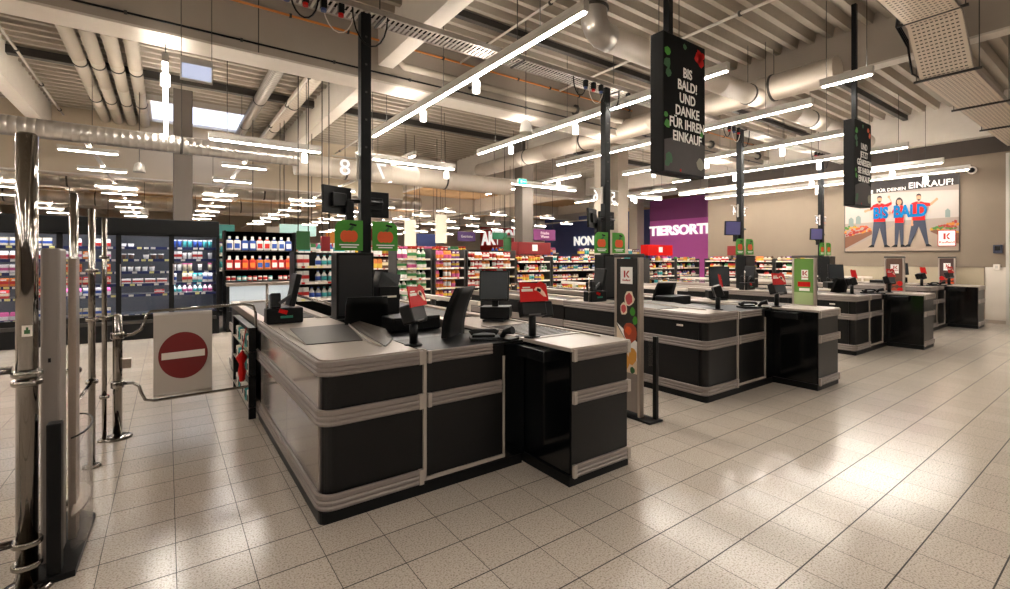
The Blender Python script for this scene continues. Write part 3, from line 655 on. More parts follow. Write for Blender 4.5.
# payment terminals with the red card header
def make_terminal():
    t = thing('payment_terminal', '', 'payment terminal', (0, 0, 0), 0, 'payment terminals with red headers')
    MB().lathe([(.062, 0), (.062, .008), (.03, .014)], (0, 0, 0), 18).done('foot_plate', BLKM, t)
    MB().tube([(0, 0, .01), (0, 0, .17)], .028, 14).done('pole', BLKM, t)
    rot = Matrix.Rotation(R(-18), 4, 'X')
    MB().obox((0, .0, .22), .2, .09, .13, rot, .012).done('terminal_body', BLACK, t)
    MB().obox((.13, .02, .2), .09, .05, .12, rot, .01).done('card_reader', BLKM, t)
    MB().obox((-.005, -.052, .185), .1, .012, .03, rot, .003).done('keypad', mat('key_grey', '#4c4a4a', .5), t)
    h = MB(); pts = [(-.115, 0, -.075), (.115, 0, -.075), (.105, 0, .05), (.06, 0, .075), (.03, 0, .06), (-.11, 0, .07)]
    h.plate(pts, (0, 1, 0), .008); o = h.done('red_header_card', RED, t); o.location = (0, -.03, .345); o.rotation_euler = (R(-12), 0, 0)
    b = MB(); b.m(OFFW).plate([(-.1, -.002, .0), (-.01, -.002, -.0), (-.01, -.002, .018), (-.1, -.002, .018)], (0, 1, 0), .002); b.plate([(-.09, -.002, .025), (-.03, -.002, .025), (-.03, -.002, .034), (-.09, -.002, .034)], (0, 1, 0), .002)
    b.m(MATS['card_hand'] if 'card_hand' in MATS else mat('card_hand', '#e3b79c', .5)).plate([(.0, -.002, .01), (.03, -.002, .0), (.075, -.002, -.04), (.1, -.002, -.045), (.085, -.002, -.01), (.05, -.002, .03), (.02, -.002, .03)], (0, 1, 0), .002)
    b.m(BLACK).plate([(.02, -.004, .005), (.05, -.004, -.01), (.06, -.004, .01), (.03, -.004, .025)], (0, 1, 0), .002); b.done('header_print', None, o)
    return t
tm = make_terminal(); first = True
for i in range(4):
    for side, (dx, dy, rz) in (('left', (.66, .27, R(38))), ('right', (1.47, -.02, R(-12)))):
        lab = 'black payment terminal with red header on the %s side of the %s checkout' % (side, CK[i]); loc = (.69+OFF[i]+dx, 2.87+dy, .902 if side == 'left' else .913)
        if side == 'left' : lab = 'black payment terminal with tilted red header by the chair of the %s checkout' % CK[i]
        if first: tm.location = loc; tm.rotation_euler = (0, 0, rz); tm['label'] = lab; first = False
        else: dup(tm, loc, rz, lab)

# POS screens, keyboards, telephones, receipt printers, scanners
def make_pos():
    t = thing('cashier_screen', '', 'screen', (0, 0, 0), 0, 'cashier touch screens')
    MB().box(-.1, .1, -.08, .08, 0, .015, .005).done('stand_foot', BLKM, t); MB().box(-.03, .03, .03, .06, .015, .28, .005).done('stand_neck', BLKM, t)
    MB().box(-.14, .14, .0, .2, .015, .13, .01).done('printer_box', BLACK, t)
    monitor(t, (0, -.01, .33), 0, R(-8), .28, .28, SCREEN, True, 'screen_housing'); return t
ps = make_pos(); first = True
for i in range(4):
    for side, (dx, dy, rz, z) in (('right', (1.74, .92, R(-42), .918)), ('left', (.98, 2.0, R(150), .9))):
        lab = 'black cashier touch screen on the %s side of the %s checkout' % (side, CK[i])
        if side == 'left': loc = (.69+OFF[i]+.82, 2.87+.36, .9); continue
        loc = (.69+OFF[i]+dx, 2.87+dy, z)
        if first: ps.location = loc; ps.rotation_euler = (0, 0, rz); ps['label'] = lab; first = False
        else: dup(ps, loc, rz, lab)
def make_scan():
    t = thing('checkout_console', '', 'console', (0, 0, 0), 0, 'black payment consoles on the left rails')
    MB().box(-.16, .14, -.07, .09, 0, .14, .012).done('console_base', BLACK, t)
    MB().obox((.07, .0, .3), .05, .2, .3, Matrix.Rotation(R(12), 4, 'Y'), .01).done('tilted_screen', BLKM, t)
    MB().obox((-.08, .02, .2), .08, .12, .14, Matrix.Rotation(R(-10), 4, 'X'), .01).done('card_terminal', BLACK, t)
    MB().tube([(-.15, -.02, -.08), (-.15, -.02, .36)], .012, 8).done('side_pole', CHROME, t)
    MB().obox((-.03, -.075, .11), .07, .006, .035, Matrix.Rotation(R(20), 4, 'Y')).done('red_sticker', RED, t)
    MB().obox((-.0, -.075, .06), .1, .006, .02, Matrix.Identity(4)).done('green_sticker', mat('sticker_green', '#0f6b55', .4), t)
    MB().obox((.0, -.03, .22), .14, .03, .03, Matrix.Rotation(R(-35), 4, 'Y'), .005).done('handset', mat('handset_grey', '#3c3b3d', .4), t)
    return t
sc = make_scan(); sc.location = (.69+.17, 2.87+2.02, .912); sc['label'] = 'black payment console with red sticker on the left worktop of the nearest checkout'
for i in (1, 2, 3): dup(sc, (.69+OFF[i]+.25, 2.87+1.86, .912), 0, 'black payment console with red sticker on the left worktop of the %s checkout' % CK[i])
def make_phone():
    t = thing('desk_phone', '', 'telephone', (0, 0, 0), 0, 'black desk telephones')
    MB().plate([(-.1, -.08, 0), (.1, -.08, 0), (.1, .09, .0), (-.1, .09, .0)], (0, 0, 1), .02).done('phone_base', BLACK, t)
    MB().obox((0, .03, .035), .17, .1, .03, Matrix.Rotation(R(14), 4, 'X'), .008).done('phone_wedge', BLACK, t)
    MB().tube([(-.1, -.02, .05), (-.08, -.02, .065), (0, -.02, .07), (.08, -.02, .065), (.1, -.02, .05)], [.022, .018, .013, .018, .022], 8).done('handset', BLKM, t)
    MB().tube([(.1, -.05, .02), (.14, -.09, .012), (.1, -.12, .012), (.02, -.1, .012), (-.05, -.12, .012)], .006, 6).done('coiled_cord', BLACK, t); return t
ph = make_phone(); ph.location = (.69+1.17, 2.87+.18, .9); ph.rotation_euler.z = R(-25); ph['label'] = 'black desk telephone on the cashier desk of the nearest checkout'
for i in (1, 2, 3): dup(ph, (.69+OFF[i]+1.17, 2.87+.18, .9), R(-25), 'black desk telephone on the cashier desk of the %s checkout' % CK[i])
def make_scanner():
    t = thing('hand_scanner', '', 'hand scanner', (0, 0, 0), 0, 'black hand scanners')
    MB().box(-.06, .06, -.07, .07, 0, .018, .006).done('cradle', BLACK, t)
    MB().tube([(0, .05, .02), (0, .02, .06), (0, -.05, .075)], [.02, .022, .03], 8).done('scanner_body', BLKM, t)
    MB().lathe([(.03, .0), (.045, .004), (.045, .01), (.03, .016)], (.14, -.02, 0), 16).done('cable_coil', BLACK, t); return t
hs = make_scanner(); hs.location = (.69+1.36, 2.87+.05, .9); hs.rotation_euler.z = R(20); hs['label'] = 'black hand scanner at the corner of the nearest checkout desk'
hs.location = (.69+1.3, 2.87-.0+.06, .9)
for i in (1, 2, 3): dup(hs, (.69+OFF[i]+1.3, 2.93, .9), R(20), 'black hand scanner at the corner of the %s checkout desk' % CK[i])
# black cash drawer unit in the middle
def make_drawer():
    t = thing('cash_drawer', '', 'cash drawer', (0, 0, 0), 0, 'black cash drawers')
    MB().box(-.22, .22, -.13, .13, 0, .12, .01).done('drawer_case', BLACK, t); MB().box(-.2, .2, -.137, -.13, .015, .1, .004).done('drawer_front', BLKM, t)
    MB().lathe([(.01, 0), (.01, .01)], (0, -.14, .06), 8).done('lock', CHROME, t)
    MB().box(-.22, -.16, -.12, .12, -.88, 0).done('support_panel', BLACK, t); MB().box(.16, .22, -.12, .12, -.88, 0).done('support_panel', BLACK, t); return t
dr = make_drawer(); dr.location = (.69+1.02, 4.03, .88); dr['label'] = 'black cash drawer unit between the chairs of the nearest checkout'
for i in (1, 2, 3): dup(dr, (.69+OFF[i]+1.02, 4.03, .88), 0, 'black cash drawer unit between the chairs of the %s checkout' % CK[i])

# goods rack hanging on the left end of checkout 1 with bags
t = thing('impulse_rack', 'low black side rack with shelves on the left flank of the nearest checkout', 'rack', (.6, 5.16, 0))
for x, y in ((0, 0), (0, 1.3)): MB().box(x, x+.06, y, y+.02, 0, .84, .003).done('upright', BLACK, t)
for z in (.1, .4, .62, .84): MB().box(0, .06, 0, 1.32, z, z+.012).done('rack_shelf', STEEL if z != .84 else BLACK, t)
MB().box(.055, .06, 0, 1.32, .1, .84).done('back_panel', BLACK, t)
for j in range(6):
    m = [OFFW, mat('pack_teal', '#3aa0a0', .45), OFFW][j % 3]
    for z, nm in ((.412, 'middle'), (.112, 'lower'), (.632, 'upper')):
        o = MB(); o.m(m).box(-.022, .022, -.04, .04, 0, .13, .008); o.m(BLACK).box(-.024, .02, -.035, .035, .03, .09); o = o.done('snack_pack'); o.location = (.628, 5.3+.18*j, z)
        tag(o, '%s pack, %s from the front, %s shelf of the low side rack' % ('teal' if j % 3 == 1 else 'white', ORD[j], nm), 'pack', 'packs on the low rack')
t = thing('red_bag', 'crumpled red bag hanging at the end of the low black rack', 'bag', (.565, 5.32, .5))
b = MB(); b.lathe([(.01, -.17), (.02, -.15), (.03, -.08), (.028, .0), (.045, .06), (.02, .1), (.008, .12)], (0, 0, 0), 9)
for v in b.bm.verts: v.co += Vector((random.uniform(-.012, .012), random.uniform(-.012, .012), 0))
b.done('bag_body', RED, t); MB().tube([(0, 0, .11), (.01, .0, .2), (.035, .0, .34)], .004, 6).done('bag_strap', RED, t)

# ------------------------------------------------------------------ security gates with advertising panels
def eas(x, label, style):
    t = thing('security_gate', label, 'security gate', (x, 2.93, 0))
    for yy in (0, .29): MB().box(-.03, .03, yy, yy+.03, .02, 1.53, .006).done('upright', STEEL, t)
    MB().box(-.035, .035, -.005, .325, 1.51, 1.545, .006).done('top_cap', DARKS, t)
    MB().box(-.025, .025, .03, .29, .06, .42).done('lower_panel', GREYP, t)
    b = MB()
    BG = {'fig': mat('print_dark', '#1c1712', .4), 'green': mat('print_green', '#5d8a35', .45), 'wood': WOOD, 'meat': mat('print_brown', '#3a1c14', .45)}[style]
    face = MB().box(-.028, .028, .032, .288, .42, 1.5).done('poster_panel', BG, t)
    def P(y, z): return (-.0285, .288-y, .42+z)   # y to the right as seen from -X
    def blob(m, cy, cz, ry, rz, n=12, o=0.0, seed=1):
        rn = random.Random(seed); b.m(m)
        b.plate([(-.0285-o, .288-(cy+ry*(.85+.3*rn.random())*math.cos(a)), .42+cz+rz*(.85+.3*rn.random())*math.sin(a)) for a in [2*math.pi*q/n for q in range(n)]], (-1, 0, 0), .0012)
    def rect(m, y0, y1, z0, z1, o=0.0):
        b.m(m); b.plate([(-.0285-o, .288-y, .42+z) for y, z in ((y0, z0), (y1, z0), (y1, z1), (y0, z1))], (-1, 0, 0), .0012)
    figp = mat('fig_pink', '#c04a4a', .5); figw = mat('fig_cream', '#e0cdb4', .5); brown = mat('meat_brown', '#9c3a18', .5); yel = mat('cheese_yellow', '#d99a3c', .5)
    if style == 'fig':
        rect(TXTW, .05, .2, .84, 1.0); blob(figw, .16, .7, .06, .075, seed=2); blob(figp, .16, .7, .042, .055, o=.002, seed=3); blob(figw, .09, .6, .045, .06, seed=4); blob(figp, .09, .6, .03, .04, o=.002, seed=5)
        blob(GREEN, .2, .58, .03, .04, seed=6); blob(GREEN, .23, .5, .03, .04, seed=7); blob(brown, .17, .38, .09, .1, seed=8); blob(PUMP, .15, .4, .04, .04, o=.002, seed=9)
        b.m(TXTW); b.plate([P(.0, .46), P(.256, .12), P(.256, .3)], (-1, 0, 0), .001); b.m(figw).plate([P(0, .44), P(.256, .12), P(.256, .0), P(0, 0)], (-1, 0, 0), .0008); blob(yel, .09, .1, .08, .08, o=.001, seed=10); blob(yel, .2, .16, .05, .08, o=.001, seed=11); blob(GRND, .2, .03, .03, .03, o=.002, seed=12)
    elif style == 'green':
        rect(TXTW, .1, .19, .78, .92); rect(RED, .05, .22, .68, .75); rect(TXTW, .07, .21, .62, .66); rect(mat('print_pale', '#9fb07a', .5), .0, .256, .18, .6)
        for q, (y, a) in enumerate(((.1, 80), (.13, 90), (.2, 60))): b.m(PUMP); c, s = math.cos(R(a)), math.sin(R(a)); b.plate([P(y-.012*s, .1+.012*c), P(y+.012*s, .1-.012*c), P(y+.22*c+.018*s, .1+.25*s), P(y+.22*c-.018*s, .1+.25*s)], (-1, 0, 0), .002)
        blob(RED, .05, .1, .05, .03, seed=3); blob(RED, .12, .06, .05, .03, seed=4)
    else:
        rect(TXTW, .07, .2, .8, .97)
        for q in range(9): blob([RED, brown, PUMP][q % 3] if style == 'meat' else [WOOD, brown, RED][q % 3], .04+.09*(q % 3), .35+.13*(q//3), .05, .05, seed=q)
    b.done('printed_picture', None, face)
    lg = MB(); lg.m(TXTR); zc = .92 if style == 'fig' else .86 if style == 'green' else .9; yc = .125 if style == 'fig' else .145
    def Q(y, z): return (-.031, .288-(yc+y), .42+zc+z)
    lg.plate([Q(-.03, -.02), Q(-.012, -.02), Q(-.012, .045), Q(-.03, .045)], (-1, 0, 0), .001); lg.plate([Q(-.008, .012), Q(.02, .045), Q(.04, .045), Q(.01, .012)], (-1, 0, 0), .001); lg.plate([Q(-.008, .01), Q(.01, .01), Q(.04, -.02), Q(.02, -.02)], (-1, 0, 0), .001)
    lg.done('logo_mark', None, face); text('Kaufland', .028, TXTR, face, (-.031, .288-yc, .42+zc-.045), RW, .02, .0005)
    MB().box(-.06, .1, -.14, .34, 0, .02, .004).done('base_plate', BLKM, t)
    return t
eas(3.5, 'security gate panel with fig and food print beside the nearest checkout', 'fig')
eas(7.22, 'security gate panel with green carrot print beyond the second checkout', 'green')
eas(11.05, 'security gate panel with brown wood print beyond the third checkout', 'wood')
eas(14.75, 'security gate panel with meat print nearest the poster wall', 'meat')
t = thing('low_barrier_post', 'low black post with glass wing beside the fig print gate', 'post', (3.585, 2.84, 0))
MB().box(-.02, .02, -.02, .02, .0, .78, .004).done('post_body', BLKM, t); MB().box(-.035, .045, -.05, .06, 0, .015, .003).done('foot_plate', BLKM, t); MB().box(-.012, -.004, .02, .14, .5, .74).done('glass_wing', GLASS, t)

# ------------------------------------------------------------------ entrance: chrome posts, turnstile housing, gate with no-entry sign
def chrome_post(x, y, h, r, label, clamps=(), base=True):
    t = thing('chrome_post', label, 'post', (x, y, 0))
    MB().lathe([(r, .0), (r, h-.01), (r-.008, h), (.001, h+.002)], (0, 0, 0), 28).done('tube', CHROME, t)
    if base:
        b = MB(); b.lathe([(r*2.6, 0), (r*2.6, .01), (r*2.2, .02), (r*1.1, .024)], (0, 0, 0), 24); b.done('floor_flange', CHROME, t)
    for z in clamps: MB().lathe([(r+.012, z), (r+.016, z+.005), (r+.016, z+.022), (r+.012, z+.027)], (0, 0, 0), 24).done('clamp_ring', CHROME, t)
    return t
chrome_post(-.505, 3.13, 2.07, .037, 'tallest and thickest chrome post at the left edge', (.1, .2, .925, .965), True)
t = thing('post_sticker', 'small white sticker with green arrow on the thick chrome post', 'sticker', (-.505, 3.13, 1.15))
b = MB(); a0 = math.atan2(-3.13, .505)
def cyl_patch(b, r, aw, z0, z1, m, off=0):
    b.m(m); n = 6
    A = [(r*math.cos(a0+off-aw+2*aw*q/n), r*math.sin(a0+off-aw+2*aw*q/n)) for q in range(n+1)]
    for p, q in zip(A, A[1:]): b.poly([(p[0], p[1], z0), (q[0], q[1], z0), (q[0], q[1], z1), (p[0], p[1], z1)])
cyl_patch(b, .0378, .45, 0, .05, OFFW); cyl_patch(b, .0382, .25, .012, .03, GRND); cyl_patch(b, .0384, .1, .03, .042, GRND); b.done('sticker_print', None, t)
chrome_post(-.455, 4.05, 1.9, .022, 'chrome post behind the grey gate housing', (.8,), True)
chrome_post(-.43, 4.67, 1.86, .02, 'slim chrome post between gate housing and swing gate', (1.05, .6, 1.4))
chrome_post(-.41, 5.28, 1.84, .017, 'slimmest chrome post just left of the swing gate post', (1.0, .35, 1.5))
def rail_run(name, label, pts, r=.02):
    t = thing(name, label, 'rail', pts[0]); o = Vector(pts[0]); MB().tube([Vector(p)-o for p in pts], r, 12).done('rail_tube', CHROME, t); return t
rail_run('chrome_rail', 'upper chrome rail running left from the thick post', [(-.55, 3.13, 1.0), (-1.6, 3.13, 1.0)], .018)
rail_run('chrome_rail', 'lower chrome rail running left from the thick post', [(-.55, 3.13, .22), (-1.6, 3.13, .22)], .018)
rail_run('chrome_rail', 'thin chrome rail linking the slim entrance posts', [(-.44, 4.08, .62), (-.43, 4.64, .62)], .01)
# housing
t = thing('gate_housing', 'tall grey gate housing with black cover beside the thick chrome post', 'gate', (-.4, 3.45, 0))
MB().box(-.083, -.014, -.19, -.01, .03, 1.55, .01).done('grey_housing', GREYP, t)
MB().box(-.045, .006, -.32, -.25, .03, .73, .005).done('black_cover', BLACK, t)
MB().box(-.012, .02, .02, .14, .03, 1.5, .004).done('aluminium_frame', STEEL, t)
MB().plate([(-.1, -.35, 0), (.055, -.33, 0), (.07, .3, 0), (-.02, .42, 0), (-.1, .42, 0)], (0, 0, 1), .03).done('black_base', BLKM, t)
b = MB(); pts = [(-.01+.085*math.cos(R(q)), .1+.26*math.sin(R(q))) for q in range(-70, 91, 16)]; b.prism(pts + [(-.01+.079*math.cos(R(q)), .1+.254*math.sin(R(q))) for q in range(90, -71, -16)], .035, .6); b.done('curved_glass_guard', GLASS, t)
b = MB(); b.prism([(-.01+.087*math.cos(R(q)), .1+.262*math.sin(R(q))) for q in range(-70, 91, 16)]+[(-.01+.08*math.cos(R(q)), .1+.255*math.sin(R(q))) for q in range(90, -71, -16)], .6, .607); b.done('guard_rim', BLACK, t)
b = MB(); b.prism([(-.01+.078*math.cos(R(q)), .1+.252*math.sin(R(q))) for q in range(-70, 91, 16)], .2, .21); b.done('guard_shelf', STEEL, t)
MB().box(-.055, -.045, -.197, -.19, 1.0, 1.02).done('sensor', BLACK, t)
# swing gate
t = thing('swing_gate', 'chrome swing gate with a round red no-entry sign', 'gate', (-.33, 5.3, 0))
MB().lathe([(.032, 0), (.032, 1.02), (.022, 1.035), (.001, 1.04)], (0, 0, 0), 24).done('gate_post', CHROME, t)
MB().lathe([(.1, 0), (.1, .012), (.085, .022), (.04, .026)], (0, 0, 0), 28).done('floor_flange', CHROME, t)
for z in (.83, .42): MB().lathe([(.042, z), (.046, z+.006), (.046, z+.05), (.042, z+.056)], (0, 0, 0), 20).done('hinge_sleeve', CHROME, t)
MB().box(.03, .09, -.03, .02, .58, .66, .005).done('catch_block', STEEL, t)
fr = [(.04, 0, .85), (.1, 0, .86), (.155, 0, .9), (.18, 0, .97), (.19, 0, 1.02), (.22, 0, 1.045), (.6, -.02, 1.06), (.9, -.04, 1.07), (.98, -.045, 1.05), (1.0, -.045, .98), (1.0, -.045, .38), (.98, -.045, .31), (.93, -.04, .29), (.6, -.02, .28), (.24, 0, .27), (.18, 0, .29), (.155, 0, .35), (.14, 0, .41), (.1, 0, .445), (.04, 0, .45)]
MB().tube(fr, .0125, 10).done('gate_frame', CHROME, t)
s = MB(); pr = [(.21, 0, .3), (.21, 0, 1.02)]
for k2 in (0,):
    s.plate([(.235, -.018, .3), (.655, -.03, .3), (.655, -.03, 1.01), (.235, -.018, 1.01)], (0, 1, 0), .012)
s = s.done('sign_panel', SIGNG, t)
for z in (.315, 1.01): MB().tube([(.235, -.0, z), (.655, -.015, z)], .02, 12).done('panel_roll', SIGNG, s)
cx, cz = .445, .645
MB().plate([(cx+.178*math.cos(a), -.0245-.012*math.cos(a)*.5, cz+.205*math.sin(a)) for a in [2*math.pi*q/40 for q in range(40)]], (0, -1, 0), .003).done('red_disc', DRED, s)
MB().plate([(cx-.155, -.026, cz-.028), (cx+.155, -.034, cz-.02), (cx+.155, -.034, cz+.04), (cx-.155, -.026, cz+.03)], (0, -1, 0), .003).done('white_bar', OFFW, s)

# ------------------------------------------------------------------ goods
PC = {'white': '#e6e0da', 'red': '#c3261f', 'blue': '#2b4fa0', 'orange': '#d9772b', 'yellow': '#dcb43c', 'green': '#3f8a4a', 'teal': '#3aa0a0', 'pink': '#c8558a', 'brown': '#5a3a28', 'black': '#1b1b1f', 'purple': '#6b3a7e', 'cream': '#d9c9a8'}
MESH = {}
def product_mesh(kind, c1, c2, w=.1, h=.2, d=.08):
    key = (kind, c1, c2, w, h, d)
    if key in MESH: return MESH[key]
    A = mat('pack_'+c1, PC[c1], .45); B = mat('pack_'+c2, PC[c2], .45); b = MB(); b.m(A)
    if kind == 'bottle':
        r = w/2; b.lathe([(r*.9, 0), (r, .01), (r, h*.12)], seg=10); b.m(B).lathe([(r*1.01, h*.12), (r*1.01, h*.5)], seg=10); b.m(A).lathe([(r, h*.5), (r*.95, h*.62), (r*.45, h*.8), (r*.38, h*.9)], seg=10); b.m(B).lathe([(r*.42, h*.9), (r*.42, h)], seg=10)
    elif kind == 'jug':
        b.box(-w/2, w/2, -d/2, d/2, 0, h*.72, w*.16); b.m(B).box(-w*.36, w*.36, -d/2-.002, d/2+.002, h*.15, h*.5); b.box(-w*.22, w*.22, -d*.3, d*.3, h*.72, h*.82); b.m(mat('pack_white', PC['white'], .45)).box(-w*.18, w*.18, -d*.26, d*.26, h*.82, h, w*.05)
    elif kind == 'can':
        r = w/2; b.lathe([(r*.85, 0), (r, .008), (r, h*.2)], seg=10); b.m(B).lathe([(r*1.01, h*.2), (r*1.01, h*.75)], seg=10); b.m(A).lathe([(r, h*.75), (r, h-.01), (r*.85, h)], seg=10)
    elif kind == 'bag':
        z = [(0, .7, 1), (.06, 1, 1), (.5, 1.05, 1.1), (.9, .95, .6), (.95, .92, .1), (1, .95, .08)]; rings = []
        for f, a, dd in z: rings.append([b.bm.verts.new((sx*w/2*a, sy*d/2*dd, f*h)) for sx, sy in ((-1, -1), (0, -1.25), (1, -1), (1, 1), (0, 1.25), (-1, 1))])
        for i, (p, q) in enumerate(zip(rings, rings[1:])):
            b.m(B if i == 1 else A)
            for j in range(6): b.f([p[j], p[(j+1) % 6], q[(j+1) % 6], q[j]])
        b.f(rings[0][::-1]); b.f(rings[-1])
    elif kind == 'cup':
        r = w/2; b.lathe([(r*.75, 0), (r*.95, h*.85)], seg=10); b.m(B).lathe([(r*1.02, h*.85), (r*1.02, h)], seg=10)
    else:   # carton
        b.box(-w/2, w/2, -d/2, d/2, 0, h, .004); b.m(B).box(-w/2-.0015, w/2+.0015, -d/2-.0015, d/2+.0015, h*.3, h*.62); b.m(mat('pack_white', PC['white'], .45)).box(-w*.3, w*.3, -d/2-.003, d/2+.003, h*.7, h*.85)
    bmesh.ops.recalc_face_normals(b.bm, faces=b.bm.faces); me = bpy.data.meshes.new(kind); b.bm.to_mesh(me); b.bm.free()
    for x in b.mats: me.materials.append(x)
    MESH[key] = me; return me
KN = {'bottle': 'bottle', 'jug': 'detergent bottle', 'can': 'can', 'bag': 'bag', 'cup': 'cup', 'carton': 'carton'}
NN = {'bottle': 'drink_bottle', 'jug': 'detergent_bottle', 'can': 'food_can', 'bag': 'snack_bag', 'cup': 'yogurt_cup', 'carton': 'food_carton'}
COUNT = {}
def shelf_row(x, y, z, L, axis, specs, where, gap=.012, fill=1.0, w=.1, h=.2, d=.1, rot=0, maxn=99, skip=()):
    """one row of goods; axis 'x' runs to +X, 'y' runs to -Y (left to right as seen from the checkouts)"""
    q = 0; i = 0
    while q+w < L and i < maxn:
        run = (i//random.choice((2, 3, 3))) if False else i
        kind, c1, c2 = specs[(i//2) % len(specs)]
        if i not in skip and random.random() < fill:
            me = product_mesh(kind, c1, c2, w, h, d)
            o = bpy.data.objects.new(NN[kind], me); col.objects.link(o)
            dx, dy = (q+w/2, random.uniform(-.01, .01)) if axis == 'x' else (random.uniform(-.01, .01), -(q+w/2))
            o.location = (x+dx, y+dy, z); o.rotation_euler = (0, 0, rot+random.uniform(-.06, .06))
            cc = c1 if c1 == c2 else '%s and %s' % (c1, c2)
            tag(o, '%s %s, %s from left, %s' % (cc, KN[kind], ORD[i], where), KN[kind], 'goods, '+where)
        q += w+gap; i += 1

# glazed cooler wall, Y = 11.5
FX0, DW = -3.78, .765
t = thing('glazed_cooler', 'long black glazed refrigerated cabinet with sliding doors behind the gate', 'refrigerator', (FX0, 11.5, 0))
LEN = .83-FX0
MB().box(0, LEN, .0, .9, 1.96, 2.24, .01).done('header', mat('cooler_black', '#070708', .4, spec=.3), t)
MB().box(0, LEN, .02, .9, 0, .42, .01).done('lower_plinth', MATS['cooler_black'], t)
MB().box(.05, LEN-.05, -.03, .05, .3, .36, .005).done('bumper', DARKS, t)
MB().box(0, LEN, .84, .9, .42, 1.96).done('back_wall', mat('cooler_inner', '#55565a', .5), t)
for x in (0, LEN-.05): MB().box(x, x+.05, .0, .9, .42, 1.96).done('end_wall', MATS['cooler_black'], t)
ZS = [.46, .83, 1.03, 1.26, 1.49, 1.72]
for z in ZS:
    b = MB(); b.m(mat('shelf_grey', '#7b7f88', .4, .3)).box(.05, LEN-.05, .2, .84, z-.02, z-.005); s = b.done('cooler_shelf', None, t)
    b = MB(); b.m(mat('price_rail_blue', '#1d2757', .4)).box(.05, LEN-.05, .185, .2, z-.045, z+.005)
    rn = random.Random(int(z*100)); q = .15
    while q < LEN-.2: b.m([OFFW, mat('tag_yellow', '#e6d98a', .5)][rn.random() < .4]).box(q, q+.07, .182, .186, z-.04, z-.002); q += rn.choice((.1, .16, .25))
    b.done('price_rail', None, s); MB().box(.06, LEN-.06, .215, .23, z-.032, z-.021).done('shelf_light', COOLL, s)
b = MB()
for q in range(6): b.box(.1+q*DW, .1+q*DW+DW-.08, .1, .13, 1.93, 1.955)
b.done('cooler_light', COOLL, t)
for q in range(6):
    x0 = .02+q*DW; f = MB()
    f.box(x0, x0+.04, -.01, .03, .42, 1.96); f.box(x0+DW-.04, x0+DW, -.01, .03, .42, 1.96); f.box(x0, x0+DW, -.01, .03, .42, .46); f.box(x0, x0+DW, -.01, .03, 1.92, 1.96)
    f = f.done('cooler_door', MATS['cooler_black'], t); MB().box(x0+.04, x0+DW-.04, .004, .012, .46, 1.92).done('door_glass', FGLASS, f); MB().box(x0+.02, x0+.032, -.035, -.01, 1.0, 1.4, .004).done('door_handle', STEEL, f)
doors = ['right', 'second from right', 'third from right', 'fourth from right', 'fifth from right']
for di in range(5):
    xd = .83-.045-(di+1)*DW+.05
    for si, z in enumerate(ZS):
        wh = '%s cooler shelf, %s door' % (ORD[si], doors[di])
        cset = [[('cup', 'white', 'blue'), ('cup', 'white', 'red')], [('bottle', 'white', 'teal'), ('bottle', 'white', 'pink')], [('carton', 'white', 'blue'), ('carton', 'cream', 'red'), ('carton', 'teal', 'white')], [('cup', 'white', 'brown'), ('cup', 'cream', 'pink')], [('carton', 'white', 'red'), ('cup', 'white', 'black')], [('cup', 'blue', 'white'), ('cup', 'teal', 'white')]][si]
        if di == 0 and si > 0: shelf_row(xd, 11.78, z, DW-.1, 'x', cset, wh, .008, .93, .075, .15 if si != 2 else .18, .075)
        elif di == 1:
            if si == 2: shelf_row(xd, 11.78, z, DW-.05, 'x', [('carton', 'white', 'red')], wh, .03, 1, .15, .09, .1); 
            if si == 1: shelf_row(xd+.5, 11.78, z, .2, 'x', [('carton', 'red', 'white')], wh, .03, 1, .15, .08, .1)
            if si == 3: shelf_row(xd, 11.78, z, DW-.25, 'x', [('cup', 'white', 'brown'), ('cup', 'white', 'black')], wh, .02, .9, .085, .1, .085)
            if si == 4: shelf_row(xd, 11.78, z, DW-.05, 'x', [('cup', 'brown', 'white'), ('cup', 'white', 'black')], wh, .02, .8, .09, .1, .09)
            if si == 5: shelf_row(xd, 11.78, z, .3, 'x', [('cup', 'white', 'white')], wh, .02, .8, .09, .06, .09)
        elif di > 1: shelf_row(xd, 11.78, z, DW-.1, 'x', [[('carton', 'white', 'pink'), ('carton', 'orange', 'white')], [('bag', 'white', 'red')], [('carton', 'cream', 'blue')], [('bag', 'pink', 'white'), ('carton', 'white', 'blue')], [('carton', 'red', 'cream')], [('carton', 'orange', 'red')]][(si+di) % 6], wh, .02, .8, .11, .14, .09)

# freezer counter with detergent rack above, right of the cooler
t = thing('freezer_counter', 'black freezer counter with glass front right of the tall cooler', 'freezer', (.95, 11.55, 0))
b = MB(); b.box(0, 1.4, 0, .8, 0, .42, .01); b.box(0, 1.4, .05, .8, .42, .5); b.box(0, .06, 0, .8, .42, .95, .01); b.box(1.34, 1.4, 0, .8, .42, .95, .01); b.done('freezer_body', MATS['cooler_black'], t)
MB().box(0, 1.4, -.02, .25, .93, 1.0, .01).done('top_edge', STEEL, t); MB().box(.05, 1.35, .7, .8, .5, .93).done('rear_wall', mat('freezer_inner', '#c3c6c4', .4, emit=.14), t)  # rear wall has a faint glow put in to brighten it
MB().box(.06, 1.34, .0, .01, .5, .93).done('front_glass', FGLASS, t)
t = thing('goods_rack', 'black three-tier wall rack above the freezer counter', 'shelf', (.95, 12.05, .9))
for xx in (0, 1.36): MB().box(xx, xx+.04, 0, .35, 0, 1.2, .004).done('upright', BLACK, t); MB().box(0, 1.4, .33, .35, 0, 1.2).done('back_panel', BLACK, t)
for z in (.12, .36, .78): MB().box(.0, 1.4, 0, .35, z-.02, z).done('rack_shelf', DARKS, t)
